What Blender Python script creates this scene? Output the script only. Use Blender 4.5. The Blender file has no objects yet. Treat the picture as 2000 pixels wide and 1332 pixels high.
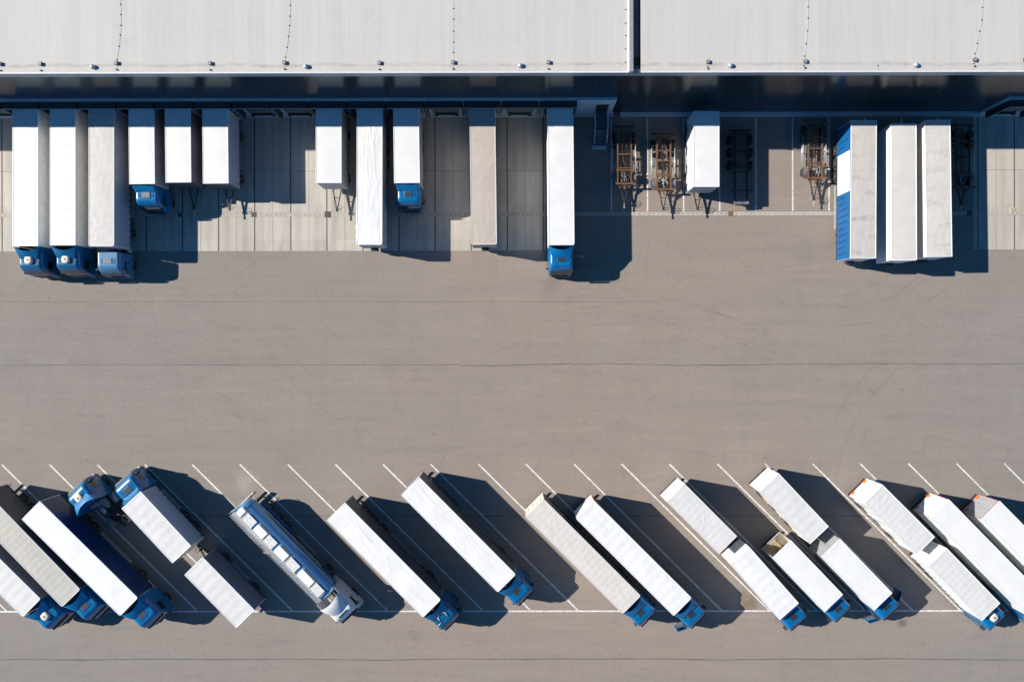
import bpy, bmesh, math, random
from mathutils import Vector, Matrix, noise
R = math.radians
PI = math.pi
rnd = random.Random(7)
scene = bpy.context.scene
C = scene.collection

# ---------------------------------------------------------------- camera geometry
H = 70.5            # drone height
F = 1333.33         # focal length in pixels of the 2000 px wide photograph
TH = R(0.11)
CT, ST = math.cos(-TH), math.sin(-TH)

def at(px, py, z=0.0):
    """where the line of sight through a photograph pixel meets height z"""
    k = (H - z) / F
    x, y = (px - 1000) * k, (666 - py) * k
    return Vector((x * CT - y * ST, x * ST + y * CT, z))

SUN = Vector((-6.3, 1.18, 4.0)).normalized()
SUN_EL = math.asin(SUN.z)
SUN_AZ = math.atan2(SUN.x, SUN.y)

# ---------------------------------------------------------------- materials
MATS = {}

def srgb(c):
    return tuple((v / 12.92 if v <= 0.04045 else ((v + 0.055) / 1.055) ** 2.4) for v in c)

class NT:
    def __init__(s, name):
        s.m = bpy.data.materials.new(name)
        s.m.use_nodes = True
        s.t = s.m.node_tree
        s.t.nodes.clear()
        s.out = s.t.nodes.new('ShaderNodeOutputMaterial')
        s.p = s.t.nodes.new('ShaderNodeBsdfPrincipled')
        s.t.links.new(s.p.outputs[0], s.out.inputs[0])
    def n(s, typ, **kw):
        nd = s.t.nodes.new(typ)
        for k, v in kw.items():
            setattr(nd, k, v)
        return nd
    def l(s, a, b):
        s.t.links.new(a, b)
    def val(s, sock, v):
        if hasattr(v, 'is_linked') or isinstance(v, bpy.types.NodeSocket):
            s.l(v, sock)
        else:
            sock.default_value = v
    def math(s, op, a, b=0.0, c=None, clamp=False):
        nd = s.n('ShaderNodeMath', operation=op, use_clamp=clamp)
        s.val(nd.inputs[0], a)
        s.val(nd.inputs[1], b)
        if c is not None:
            s.val(nd.inputs[2], c)
        return nd.outputs[0]
    def mix(s, fac, a, b, blend='MIX'):
        nd = s.n('ShaderNodeMix', data_type='RGBA', blend_type=blend)
        s.val(nd.inputs[0], fac)
        for i, v in ((6, a), (7, b)):
            if isinstance(v, bpy.types.NodeSocket):
                s.l(v, nd.inputs[i])
            else:
                nd.inputs[i].default_value = (v[0], v[1], v[2], 1)
        return nd.outputs[2]
    def coords(s, rand=True):
        tc = s.n('ShaderNodeTexCoord')
        if not rand:
            return tc.outputs['Object']
        oi = s.n('ShaderNodeObjectInfo')
        ad = s.n('ShaderNodeVectorMath', operation='ADD')
        mu = s.math('MULTIPLY', oi.outputs['Random'], 97.0)
        s.l(tc.outputs['Object'], ad.inputs[0])
        s.l(mu, ad.inputs[1])
        return ad.outputs[0]
    def scale(s, vec, sc):
        mp = s.n('ShaderNodeMapping')
        mp.inputs['Scale'].default_value = sc
        s.l(vec, mp.inputs['Vector'])
        return mp.outputs[0]
    def noise(s, vec, scale, detail=4.0, rough=0.55, dist=0.0):
        nd = s.n('ShaderNodeTexNoise')
        s.l(vec, nd.inputs['Vector'])
        nd.inputs['Scale'].default_value = scale
        nd.inputs['Detail'].default_value = detail
        nd.inputs['Roughness'].default_value = rough
        nd.inputs['Distortion'].default_value = dist
        return nd.outputs['Fac']
    def ramp(s, fac, a, b, va=0.0, vb=1.0):
        nd = s.n('ShaderNodeMapRange')
        nd.clamp = True
        s.val(nd.inputs[0], fac)
        nd.inputs[1].default_value = a
        nd.inputs[2].default_value = b
        nd.inputs[3].default_value = va
        nd.inputs[4].default_value = vb
        return nd.outputs[0]
    def bump(s, h, strength=0.3, dist=0.02):
        nd = s.n('ShaderNodeBump')
        nd.inputs['Strength'].default_value = strength
        nd.inputs['Distance'].default_value = dist
        s.l(h, nd.inputs['Height'])
        s.l(nd.outputs[0], s.p.inputs['Normal'])
    def finish(s, col, rough=0.6, metal=0.0, coat=0.0, spec=0.5):
        if isinstance(col, bpy.types.NodeSocket):
            s.l(col, s.p.inputs['Base Color'])
        else:
            s.p.inputs['Base Color'].default_value = (*col, 1)
        s.val(s.p.inputs['Roughness'], rough)
        s.p.inputs['Metallic'].default_value = metal
        s.p.inputs['Coat Weight'].default_value = coat
        s.p.inputs['Coat Roughness'].default_value = 0.05
        s.p.inputs['Specular IOR Level'].default_value = spec
        return s.m

def plain(name, col, rough=0.6, metal=0.0, coat=0.0, var=0.12, vs=2.0, bump=0.0, bs=30, spec=0.5, dirt=None, dirt_amt=0.0, stretch=(1, 1, 1)):
    if name in MATS:
        return MATS[name]
    n = NT(name)
    v = n.scale(n.coords(), stretch)
    f = n.noise(v, vs, 5)
    c = n.mix(n.ramp(f, 0.3, 0.72), [x * (1 - var) for x in col], [min(1, x * (1 + var * 0.6)) for x in col])
    if dirt:
        g = n.noise(v, vs * 2.3, 6, 0.65, 0.6)
        c = n.mix(n.ramp(g, 0.5, 0.78, 0, dirt_amt), c, dirt)
    if bump:
        n.bump(n.noise(v, bs, 3), bump, 0.01)
    MATS[name] = n.finish(c, rough, metal, coat, spec)
    return MATS[name]

def mat_asphalt():
    n = NT('asphalt')
    v = n.coords(False)
    sx = n.n('ShaderNodeSeparateXYZ')
    n.l(v, sx.inputs[0])
    big = n.math('MULTIPLY', n.math('SUBTRACT', n.noise(v, 0.03, 4, 0.55), 0.5), 60.0)
    dx = n.math('ADD', n.math('ABSOLUTE', n.math('SUBTRACT', sx.outputs[0], 9.0)), big)
    c = n.mix(n.ramp(dx, 8, 44), (0.326, 0.256, 0.209), (0.278, 0.249, 0.219))     # lens vignetting and colour cast put into the paving colour: browner middle
    lane = n.noise(n.scale(v, (0.012, 0.30, 1)), 1.0, 3, 0.5)         # paver lanes along X
    c = n.mix(n.ramp(lane, 0.35, 0.68, 0.0, 0.30), c, (0.235, 0.203, 0.182))
    streak = n.noise(n.scale(v, (0.10, 1.3, 1)), 1.0, 6, 0.62, 0.5)
    c = n.mix(n.ramp(streak, 0.36, 0.70, 0.0, 0.42), c, (0.200, 0.178, 0.162))
    streak2 = n.noise(n.scale(v, (0.9, 0.16, 1)), 1.0, 5, 0.6, 0.6)
    c = n.mix(n.ramp(streak2, 0.50, 0.76, 0.0, 0.26), c, (0.19, 0.172, 0.16))
    blot = n.noise(v, 0.16, 6, 0.62, 0.8)
    c = n.mix(n.ramp(blot, 0.48, 0.74, 0.0, 0.45), c, (0.30, 0.265, 0.235))
    blot2 = n.noise(n.scale(v, (0.7, 1.7, 1)), 0.45, 7, 0.66, 1.4)
    c = n.mix(n.ramp(blot2, 0.55, 0.78, 0.0, 0.5), c, (0.17, 0.153, 0.14))
    worn = n.noise(n.scale(v, (0.5, 1.5, 1)), 1.3, 5, 0.7)
    c = n.mix(n.ramp(worn, 0.58, 0.72, 0.0, 0.3), c, (0.31, 0.28, 0.25))
    grit = n.noise(v, 3.2, 6, 0.78)
    c = n.mix(n.ramp(grit, 0.34, 0.68, 0.0, 0.36), c, (0.165, 0.15, 0.138))
    grain = n.noise(v, 14.0, 3, 0.8)
    c = n.mix(n.ramp(grain, 0.30, 0.75, 0.0, 0.34), c, (0.14, 0.127, 0.118))
    for px, py, r, colr, amt in ((1462, 1176, 1.1, (0.15, 0.105, 0.065), 0.75), (1452, 1160, 0.7, (0.17, 0.125, 0.085), 0.6), (478, 938, 1.3, (0.34, 0.295, 0.25), 0.6),
                                 (1762, 1216, 0.6, (0.09, 0.08, 0.075), 0.7), (1130, 520, 1.6, (0.19, 0.165, 0.145), 0.5), (1075, 560, 1.2, (0.18, 0.158, 0.14), 0.45),
                                 (1570, 500, 1.5, (0.2, 0.175, 0.155), 0.45), (760, 620, 2.6, (0.21, 0.186, 0.168), 0.4), (300, 1240, 1.6, (0.2, 0.18, 0.16), 0.4)):
        p = at(px, py)
        dv = n.n('ShaderNodeVectorMath', operation='DISTANCE')
        n.l(v, dv.inputs[0])
        dv.inputs[1].default_value = (p.x, p.y, 0)
        dd = n.math('ADD', dv.outputs['Value'], n.math('MULTIPLY', n.math('SUBTRACT', n.noise(v, 1.1, 5, 0.65), 0.5), 2.2 * r))
        c = n.mix(n.ramp(dd, r * 0.25, r * 1.15, amt, 0.0), c, colr)
    vor = n.n('ShaderNodeTexVoronoi')
    n.l(v, vor.inputs['Vector'])
    vor.inputs['Scale'].default_value = 0.45
    spot = n.ramp(vor.outputs['Distance'], 0.02, 0.085, 1.0, 0.0)
    msk = n.ramp(n.noise(v, 0.31, 2), 0.55, 0.6)
    c = n.mix(n.math('MULTIPLY', n.math('MULTIPLY', spot, msk), 0.45), c, (0.09, 0.082, 0.078))   # oil drips
    n.bump(n.noise(v, 26, 3, 0.7), 0.25, 0.01)
    return n.finish(c, 0.9, spec=0.25)

def mat_concrete():
    n = NT('concrete')
    v = n.coords(False)
    # every slab its own tone
    mp = n.scale(v, (1 / 3.73, 1 / 3.5, 1))
    br = n.n('ShaderNodeTexWhiteNoise', noise_dimensions='2D')
    fl = n.n('ShaderNodeVectorMath', operation='FLOOR')
    n.l(mp, fl.inputs[0])
    n.l(fl.outputs[0], br.inputs['Vector'])
    c = n.mix(br.outputs['Value'], (0.405, 0.373, 0.325), (0.475, 0.44, 0.39))
    st = n.noise(n.scale(v, (1.1, 0.16, 1)), 1.0, 6, 0.62, 0.4)
    c = n.mix(n.ramp(st, 0.42, 0.76, 0, 0.55), c, (0.27, 0.245, 0.215))
    bl = n.noise(v, 0.5, 7, 0.65, 1.0)
    c = n.mix(n.ramp(bl, 0.55, 0.8, 0, 0.5), c, (0.48, 0.45, 0.40))
    sxx = n.n('ShaderNodeSeparateXYZ')
    n.l(v, sxx.inputs[0])
    fr = n.math('FRACT', n.math('DIVIDE', n.math('ADD', sxx.outputs[0], 0.53 + 37.3), 3.73))
    trk = n.ramp(n.math('ABSOLUTE', n.math('SUBTRACT', n.math('ABSOLUTE', n.math('SUBTRACT', fr, 0.5)), 0.26)), 0.03, 0.12, 1.0, 0.0)
    trk = n.math('MULTIPLY', trk, n.ramp(n.noise(n.scale(v, (0.9, 0.25, 1)), 1.0, 5, 0.65), 0.36, 0.66, 0.05, 0.5))
    c = n.mix(trk, c, (0.27, 0.25, 0.225))
    rb = n.noise(n.scale(v, (2.2, 0.5, 1)), 0.9, 6, 0.7, 1.8)
    c = n.mix(n.ramp(rb, 0.62, 0.74, 0, 0.4), c, (0.17, 0.155, 0.14))
    sp = n.noise(v, 2.6, 4, 0.7)
    c = n.mix(n.ramp(sp, 0.66, 0.76, 0, 0.5), c, (0.2, 0.18, 0.16))
    n.bump(n.noise(v, 22, 3, 0.7), 0.15, 0.01)
    return n.finish(c, 0.85, spec=0.3)

def mat_roofing():
    n = NT('roof_membrane')
    v = n.coords(False)
    sx = n.n('ShaderNodeSeparateXYZ')
    n.l(v, sx.inputs[0])
    # sheet seams running back from the eaves, laps across
    fr = n.math('FRACT', n.math('DIVIDE', sx.outputs[0], 1.33))
    seam = n.math('LESS_THAN', n.math('ABSOLUTE', n.math('SUBTRACT', fr, 0.5)), 0.022)
    cell = n.math('FLOOR', n.math('DIVIDE', sx.outputs[0], 1.33))
    wn = n.n('ShaderNodeTexWhiteNoise', noise_dimensions='1D')
    n.l(cell, wn.inputs['W'])
    c = n.mix(wn.outputs['Value'], (0.458, 0.447, 0.425), (0.496, 0.486, 0.462))
    tint = n.noise(v, 0.03, 2)
    c = n.mix(n.ramp(tint, 0.4, 0.65, 0, 0.6), c, (0.472, 0.452, 0.428))
    stk = n.noise(n.scale(v, (2.4, 0.12, 1)), 1.0, 6, 0.6)
    c = n.mix(n.ramp(stk, 0.45, 0.8, 0, 0.5), c, (0.40, 0.385, 0.365))
    blo = n.noise(v, 0.55, 6, 0.65, 0.8)
    c = n.mix(n.ramp(blo, 0.56, 0.82, 0, 0.5), c, (0.40, 0.37, 0.335))
    c = n.mix(n.math('MULTIPLY', seam, n.ramp(n.noise(v, 0.4, 3), 0.35, 0.65, 0.04, 0.26)), c, (0.30, 0.29, 0.28))
    # dirt collects along the gutter line near the eaves
    wob = n.math('MULTIPLY', n.math('SUBTRACT', n.noise(v, 0.35, 4), 0.5), 0.55)
    d = n.math('ABSOLUTE', n.math('SUBTRACT', n.math('ADD', sx.outputs[1], wob), 23.82))
    line = n.ramp(d, 0.0, 0.22, 1.0, 0.0)
    line = n.math('MULTIPLY', line, n.ramp(n.noise(n.scale(v, (1, 3, 1)), 0.9, 5, 0.7), 0.36, 0.68, 0.0, 0.8))
    c = n.mix(line, c, (0.22, 0.19, 0.155))
    wash = n.ramp(sx.outputs[1], 23.2, 26.0, 1.0, 0.0)
    c = n.mix(n.math('MULTIPLY', wash, n.ramp(n.noise(v, 0.8, 5, 0.6), 0.4, 0.7, 0.1, 0.5)), c, (0.52, 0.475, 0.41))
    n.bump(n.noise(n.scale(v, (1.5, 0.2, 1)), 2.0, 3), 0.12, 0.02)
    return n.finish(c, 0.75, spec=0.3)

def mat_cladding():
    n = NT('dark_cladding')
    v = n.coords(False)
    sx = n.n('ShaderNodeSeparateXYZ')
    n.l(v, sx.inputs[0])
    fr = n.math('FRACT', n.math('DIVIDE', n.math('ADD', sx.outputs[0], 3.9), 7.35))
    joint = n.math('LESS_THAN', fr, 0.008)
    f = n.noise(n.scale(v, (0.5, 1, 3)), 1.2, 4)
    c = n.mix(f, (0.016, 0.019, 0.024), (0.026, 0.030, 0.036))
    c = n.mix(joint, c, (0.003, 0.003, 0.003))
    rough = n.math('ADD', n.math('MULTIPLY', joint, 0.6), 0.13)
    wave = n.math('SINE', n.math('MULTIPLY', sx.outputs[2], 2 * PI / 0.16))       # horizontal micro profile of the sheets
    n.bump(wave, 1.0, 0.0042)
    return n.finish(c, rough, spec=1.0)

def fabric(name, col, dirt=(0.3, 0.27, 0.23), amt=0.25, rough=0.55, ribs=0.0, rib_p=0.6, streak=0.0, patch=0.0, seams=0.0, seam_p=1.25, tint=None):
    """trailer tarpaulin and sheet roofs: stains, hoop marks, sheet joints"""
    if name in MATS:
        return MATS[name]
    n = NT(name)
    raw = n.coords(False)
    v = n.coords()
    sx = n.n('ShaderNodeSeparateXYZ')
    n.l(raw, sx.inputs[0])
    f = n.noise(v, 0.7, 5, 0.6)
    c = n.mix(n.ramp(f, 0.3, 0.7), [x * 0.94 for x in col], [min(0.9, x * 1.03) for x in col])
    if tint:
        c = n.mix(n.ramp(n.noise(v, 0.35, 3), 0.45, 0.7, 0, 0.6), c, tint)
    g = n.noise(v, 1.6, 7, 0.68, 1.0)
    c = n.mix(n.ramp(g, 0.5, 0.82, 0, amt), c, dirt)
    if streak:
        s = n.noise(n.scale(v, (5, 0.5, 1)), 1.0, 5, 0.6, 0.5)
        c = n.mix(n.ramp(s, 0.48, 0.76, 0, streak), c, dirt)
    if ribs:
        fr = n.math('FRACT', n.math('DIVIDE', sx.outputs[1], rib_p))
        ln = n.math('LESS_THAN', n.math('ABSOLUTE', n.math('SUBTRACT', fr, 0.5)), 0.05)
        c = n.mix(n.math('MULTIPLY', ln, n.ramp(n.noise(v, 1.5, 4), 0.3, 0.7, ribs * 0.4, ribs)), c, dirt)
    if seams:
        fr = n.math('FRACT', n.math('DIVIDE', sx.outputs[1], seam_p))
        ln = n.math('LESS_THAN', n.math('ABSOLUTE', n.math('SUBTRACT', fr, 0.5)), 0.016)
        c = n.mix(n.math('MULTIPLY', ln, seams), c, (0.25, 0.25, 0.25))
    if patch:
        pz = n.noise(n.scale(v, (0.45, 1.5, 1)), 0.8, 3, 0.5)
        gr = n.noise(n.scale(v, (9, 1.5, 1)), 1.0, 5, 0.7)
        m = n.math('MULTIPLY', n.ramp(pz, 0.54, 0.62), n.ramp(gr, 0.4, 0.66, 0, patch * 0.7))
        c = n.mix(m, c, (0.16, 0.145, 0.12))
    n.bump(n.noise(n.scale(v, (2, 1, 2)), 3.0, 4), 0.1, 0.02)
    MATS[name] = n.finish(c, rough, spec=0.35)
    return MATS[name]

def mat_marks():
    n = NT('tyre_rubber_marks')
    v = n.coords(False)
    tr = n.n('ShaderNodeBsdfTransparent')
    mx = n.n('ShaderNodeMixShader')
    f = n.math('MULTIPLY', n.ramp(n.noise(v, 0.16, 3), 0.4, 0.62), n.ramp(n.noise(v, 1.3, 6, 0.7), 0.3, 0.75, 0.0, 0.14))
    n.l(f, mx.inputs[0])
    n.l(tr.outputs[0], mx.inputs[1])
    n.l(n.p.outputs[0], mx.inputs[2])
    n.l(mx.outputs[0], n.out.inputs[0])
    return n.finish((0.10, 0.092, 0.088), 0.85)

M = dict(
    asphalt=mat_asphalt(), concrete=mat_concrete(), roofing=mat_roofing(), cladding=mat_cladding(), marks=mat_marks(),
    joint=plain('joint_filler', (0.075, 0.068, 0.062), 0.9, var=0.35, vs=1.2),
    crack=plain('bitumen_seam', (0.07, 0.064, 0.06), 0.8, var=0.5, vs=0.7),
    paint=plain('white_road_paint', (0.68, 0.65, 0.61), 0.7, var=0.3, vs=2.5, dirt=(0.27, 0.245, 0.225), dirt_amt=1.0),
    drain=plain('drain_concrete', (0.440, 0.405, 0.360), 0.85, var=0.15, vs=1.4),
    slot=plain('drain_slot', (0.120, 0.110, 0.100), 0.8),
    rusty=plain('rusty_iron', (0.21, 0.085, 0.035), 0.85, var=0.5, vs=6, bump=0.4, dirt=(0.05, 0.03, 0.02), dirt_amt=0.8),
    iron=plain('cast_iron', (0.045, 0.035, 0.035), 0.7, var=0.3, vs=8),
    fascia=plain('grey_fascia', (0.300, 0.330, 0.370), 0.4, var=0.15, vs=0.5),
    cap=plain('grey_coping', (0.26, 0.265, 0.29), 0.45, var=0.12, vs=0.8),
    white_edge=plain('white_edge', (0.62, 0.61, 0.59), 0.6, var=0.1),
    gutter=plain('gutter_sheet', (0.12, 0.17, 0.22), 0.35, var=0.2, vs=0.7),
    dock=plain('dock_panel', (0.500, 0.540, 0.580), 0.5, var=0.12, vs=0.7),
    ledge=plain('ledge_sheet', (0.480, 0.520, 0.570), 0.4, var=0.12, vs=0.7),
    rubber=plain('shelter_rubber', (0.018, 0.022, 0.027), 0.6, var=0.25, vs=2),
    alu=plain('aluminium_trim', (0.42, 0.44, 0.46), 0.4, 0.3, var=0.1),
    steel=plain('galvanised_steel', (0.30, 0.31, 0.32), 0.45, 0.5, var=0.2, vs=5),
    dsteel=plain('dark_steel', (0.035, 0.037, 0.042), 0.55, var=0.3, vs=4),
    bluesteel=plain('blue_grey_steel', (0.045, 0.085, 0.125), 0.45, var=0.2, vs=3),
    tyre=plain('tyre_rubber', (0.020, 0.020, 0.021), 0.8, var=0.25, vs=8),
    rim=plain('wheel_rim', (0.30, 0.30, 0.31), 0.4, 0.6, var=0.2, vs=9),
    glass=plain('dark_glass', (0.012, 0.015, 0.018), 0.06, var=0.1, coat=0.6),
    blue=plain('blue_paint', (0.001, 0.130, 0.315), 0.32, var=0.14, vs=1.2, coat=0.5, dirt=(0.03, 0.15, 0.33), dirt_amt=0.35),
    blue2=plain('mid_blue_paint', (0.003, 0.092, 0.210), 0.34, var=0.14, vs=1.2, coat=0.5, dirt=(0.03, 0.12, 0.25), dirt_amt=0.4),
    paleblue=plain('pale_blue_paint', (0.062, 0.185, 0.335), 0.36, var=0.12, vs=2, coat=0.4),
    navy=plain('navy_side', (0.004, 0.028, 0.105), 0.35, var=0.12, vs=0.8, coat=0.3),
    sideblue=plain('blue_curtain', (0.005, 0.095, 0.260), 0.45, var=0.12, vs=0.8),
    white=plain('white_paint', (0.72, 0.72, 0.72), 0.35, var=0.06, vs=1.2, coat=0.4, dirt=(0.5, 0.48, 0.45), dirt_amt=0.4),
    offwhite=plain('cream_plastic', (0.62, 0.58, 0.50), 0.5, var=0.08),
    brown=plain('brown_cap', (0.17, 0.09, 0.045), 0.6),
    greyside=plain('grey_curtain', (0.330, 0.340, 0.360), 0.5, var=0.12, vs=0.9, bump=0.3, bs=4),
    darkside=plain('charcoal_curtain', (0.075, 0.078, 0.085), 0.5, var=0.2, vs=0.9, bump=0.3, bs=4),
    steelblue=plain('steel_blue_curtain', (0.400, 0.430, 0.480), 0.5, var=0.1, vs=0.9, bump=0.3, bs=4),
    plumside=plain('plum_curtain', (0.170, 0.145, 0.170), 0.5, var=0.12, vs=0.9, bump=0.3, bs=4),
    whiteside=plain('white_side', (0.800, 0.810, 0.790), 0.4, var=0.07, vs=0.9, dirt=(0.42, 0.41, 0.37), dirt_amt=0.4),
    creamside=plain('cream_curtain', (0.60, 0.575, 0.54), 0.55, var=0.08, vs=0.9, bump=0.25, bs=4, dirt=(0.4, 0.36, 0.3), dirt_amt=0.4),
    greydoor=plain('grey_door', (0.33, 0.335, 0.345), 0.4, var=0.08),
    cream=plain('cream_door', (0.61, 0.585, 0.54), 0.5, var=0.08, dirt=(0.4, 0.36, 0.3), dirt_amt=0.5),
    orange=plain('orange_lens', (0.75, 0.17, 0.02), 0.3),
    red=plain('red_tape', (0.5, 0.09, 0.05), 0.5),
    redlens=plain('red_lens', (0.100, 0.008, 0.008), 0.25, coat=0.4),
    rust=plain('rusty_frame_paint', (0.150, 0.070, 0.028), 0.8, var=0.45, vs=5, bump=0.5, bs=20, dirt=(0.10, 0.06, 0.04), dirt_amt=0.8),
    rustpale=plain('faded_brown_paint', (0.135, 0.080, 0.047), 0.8, var=0.35, vs=4, bump=0.4, bs=20, dirt=(0.13, 0.07, 0.04), dirt_amt=0.8),
    mud=plain('grey_mudguard', (0.15, 0.155, 0.165), 0.6, var=0.2, vs=3),
    wood=plain('raw_board', (0.50, 0.33, 0.17), 0.8, var=0.3, vs=4, stretch=(1, 6, 1)),
    board=plain('brown_cardboard', (0.34, 0.255, 0.165), 0.9, var=0.25, vs=3),
    floor=plain('load_floor', (0.20, 0.165, 0.125), 0.85, var=0.4, vs=3),
    tankblue=plain('tank_blue', (0.155, 0.360, 0.600), 0.24, 0.55, var=0.05, vs=0.9, coat=0.3),
    grating=plain('catwalk_grating', (0.36, 0.36, 0.37), 0.6, 0.2, var=0.2, vs=6),
    plate=plain('white_tank_plate', (0.60, 0.60, 0.59), 0.5, var=0.12, vs=5),
    paper=plain('crumpled_paper', (0.42, 0.38, 0.29), 0.9, var=0.3, vs=9),
    strap=plain('black_strap', (0.025, 0.025, 0.028), 0.7),
)
# trailer roofs
M['r_white'] = fabric('white_roof_sheet', (0.665, 0.663, 0.663), amt=0.05, dirt=(0.6, 0.58, 0.55))
M['r_seam'] = fabric('white_roof_with_joints', (0.66, 0.672, 0.68), amt=0.06, dirt=(0.6, 0.6, 0.58), seams=0.35)
M['r_wrink'] = fabric('white_tarpaulin', (0.665, 0.665, 0.660), amt=0.16, dirt=(0.52, 0.5, 0.48), streak=0.18)
M['r_ribbed'] = fabric('off_white_tarpaulin', (0.585, 0.580, 0.570), amt=0.2, dirt=(0.47, 0.44, 0.41), streak=0.1)
M['r_beige'] = fabric('beige_tarpaulin', (0.515, 0.497, 0.478), amt=0.3, dirt=(0.38, 0.345, 0.30), ribs=0.35, streak=0.12)
M['r_tan'] = fabric('tan_tarpaulin', (0.445, 0.390, 0.345), amt=0.3, dirt=(0.37, 0.31, 0.265), ribs=0.45, streak=0.15)
M['r_stone'] = fabric('stone_tarpaulin', (0.580, 0.545, 0.510), amt=0.25, dirt=(0.42, 0.38, 0.34), streak=0.15, ribs=0.1)
M['r_olive'] = fabric('yellowed_tarpaulin', (0.435, 0.420, 0.385), amt=0.4, dirt=(0.33, 0.30, 0.24), ribs=0.35, streak=0.2, tint=(0.46, 0.43, 0.36))
M['r_dirty'] = fabric('dirty_grey_roof', (0.500, 0.468, 0.435), amt=0.35, dirt=(0.37, 0.34, 0.31), streak=0.3, patch=0.8)
M['r_grimy'] = fabric('grimy_white_roof', (0.545, 0.520, 0.490), amt=0.25, dirt=(0.42, 0.39, 0.36), streak=0.2, patch=0.45)
M['r_cream'] = fabric('cream_roof', (0.565, 0.540, 0.510), amt=0.15, dirt=(0.48, 0.45, 0.41), streak=0.12, patch=0.15, seams=0.12, seam_p=0.62)

# ---------------------------------------------------------------- mesh building
class MB:
    def __init__(s):
        s.v, s.f, s.m, s.s = [], [], [], []
    def add(s, verts, faces, m=0, smooth=False):
        o = len(s.v)
        s.v += [tuple(p) for p in verts]
        for fc in faces:
            s.f.append([i + o for i in fc])
            s.m.append(m)
            s.s.append(smooth)
        return s
    def box(s, x0, x1, y0, y1, z0, z1, m=0):
        v = [(x, y, z) for z in (z0, z1) for y in (y0, y1) for x in (x0, x1)]
        return s.add(v, [(0, 2, 3, 1), (4, 5, 7, 6), (0, 1, 5, 4), (2, 6, 7, 3), (0, 4, 6, 2), (1, 3, 7, 5)], m)
    def bar(s, p, q, w, h=None, m=0):
        p, q = Vector(p), Vector(q)
        h = w if h is None else h
        d = (q - p).normalized()
        up = Vector((0, 0, 1)) if abs(d.z) < 0.95 else Vector((0, 1, 0))
        a = d.cross(up).normalized() * w / 2
        b = a.cross(d).normalized() * h / 2
        v = [e + sx * a + sy * b for e in (p, q) for sx, sy in ((-1, -1), (1, -1), (1, 1), (-1, 1))]
        return s.add(v, [(0, 1, 2, 3), (7, 6, 5, 4), (0, 4, 5, 1), (1, 5, 6, 2), (2, 6, 7, 3), (3, 7, 4, 0)], m)
    def cyl(s, p, q, r, n=12, m=0, r2=None, smooth=True):
        p, q = Vector(p), Vector(q)
        r2 = r if r2 is None else r2
        d = (q - p).normalized()
        up = Vector((0, 0, 1)) if abs(d.z) < 0.95 else Vector((0, 1, 0))
        a = d.cross(up).normalized()
        b = a.cross(d).normalized()
        v = []
        for e, rr in ((p, r), (q, r2)):
            for i in range(n):
                t = 2 * PI * i / n
                v.append(e + a * rr * math.cos(t) + b * rr * math.sin(t))
        s.add(v, [(i, (i + 1) % n, n + (i + 1) % n, n + i) for i in range(n)], m, smooth)
        s.add(v, [tuple(range(n))[::-1], tuple(range(n, 2 * n))], m, False)
        return s
    def tube(s, pts, r, n=6, m=0):
        for a, b in zip(pts, pts[1:]):
            s.cyl(a, b, r, n, m)
        return s
    def loft(s, rings, m=0, caps=(True, True), smooth=True):
        n = len(rings[0])
        v = [p for rg in rings for p in rg]
        fs = []
        for k in range(len(rings) - 1):
            for i in range(n):
                j = (i + 1) % n
                fs.append((k * n + i, k * n + j, (k + 1) * n + j, (k + 1) * n + i))
        s.add(v, fs, m, smooth)
        if caps[0]:
            s.add(rings[0], [tuple(range(n))[::-1]], m)
        if caps[1]:
            s.add(rings[-1], [tuple(range(n))], m)
        return s
    def lathe_x(s, prof, x0=0, n=20, m=0, c=(0, 0)):
        """prof: (x, radius) list revolved round the X axis through (y,z)=c"""
        rings = [[(x0 + x, c[0] + r * math.cos(2 * PI * i / n), c[1] + r * math.sin(2 * PI * i / n)) for i in range(n)] for x, r in prof]
        return s.loft(rings, m)
    def grid(s, fn, nu, nv, m=0, smooth=True):
        v = [fn(i / nu, j / nv) for j in range(nv + 1) for i in range(nu + 1)]
        w = nu + 1
        return s.add(v, [(j * w + i, j * w + i + 1, (j + 1) * w + i + 1, (j + 1) * w + i) for j in range(nv) for i in range(nu)], m, smooth)
    def prism(s, poly, z0, z1, m=0):
        n = len(poly)
        v = [(x, y, z0) for x, y in poly] + [(x, y, z1) for x, y in poly]
        return s.add(v, [tuple(range(n))[::-1], tuple(range(n, 2 * n))] + [(i, (i + 1) % n, n + (i + 1) % n, n + i) for i in range(n)], m)
    def mesh(s, name, mats, bevel=0.0, seg=2):
        me = bpy.data.meshes.new(name)
        me.from_pydata(s.v, [], s.f)
        for mt in mats:
            me.materials.append(mt)
        me.polygons.foreach_set('material_index', s.m)
        me.polygons.foreach_set('use_smooth', s.s)
        bm = bmesh.new()
        bm.from_mesh(me)
        bmesh.ops.remove_doubles(bm, verts=bm.verts, dist=1e-5)
        if bevel:
            es = [e for e in bm.edges if len(e.link_faces) == 2 and e.calc_face_angle(0) > 0.6]
            bmesh.ops.bevel(bm, geom=es, offset=bevel, segments=seg, affect='EDGES', profile=0.5, clamp_overlap=True)
        bmesh.ops.recalc_face_normals(bm, faces=bm.faces)
        bm.to_mesh(me)
        bm.free()
        me.update()
        return me

def link(name, mesh, parent=None, loc=(0, 0, 0), rz=0.0):
    o = bpy.data.objects.new(name, mesh)
    C.objects.link(o)
    o.location = loc
    o.rotation_euler = (0, 0, rz)
    if parent:
        o.parent = parent
    return o

def obj(name, mb, mats, parent=None, loc=(0, 0, 0), rz=0.0, bevel=0.0, label=None):
    if not isinstance(mats, (list, tuple)):
        mats = [mats]
    o = link(name, mb.mesh(name, mats, bevel), parent, loc, rz)
    if label:
        o['label'] = label
    return o

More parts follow.
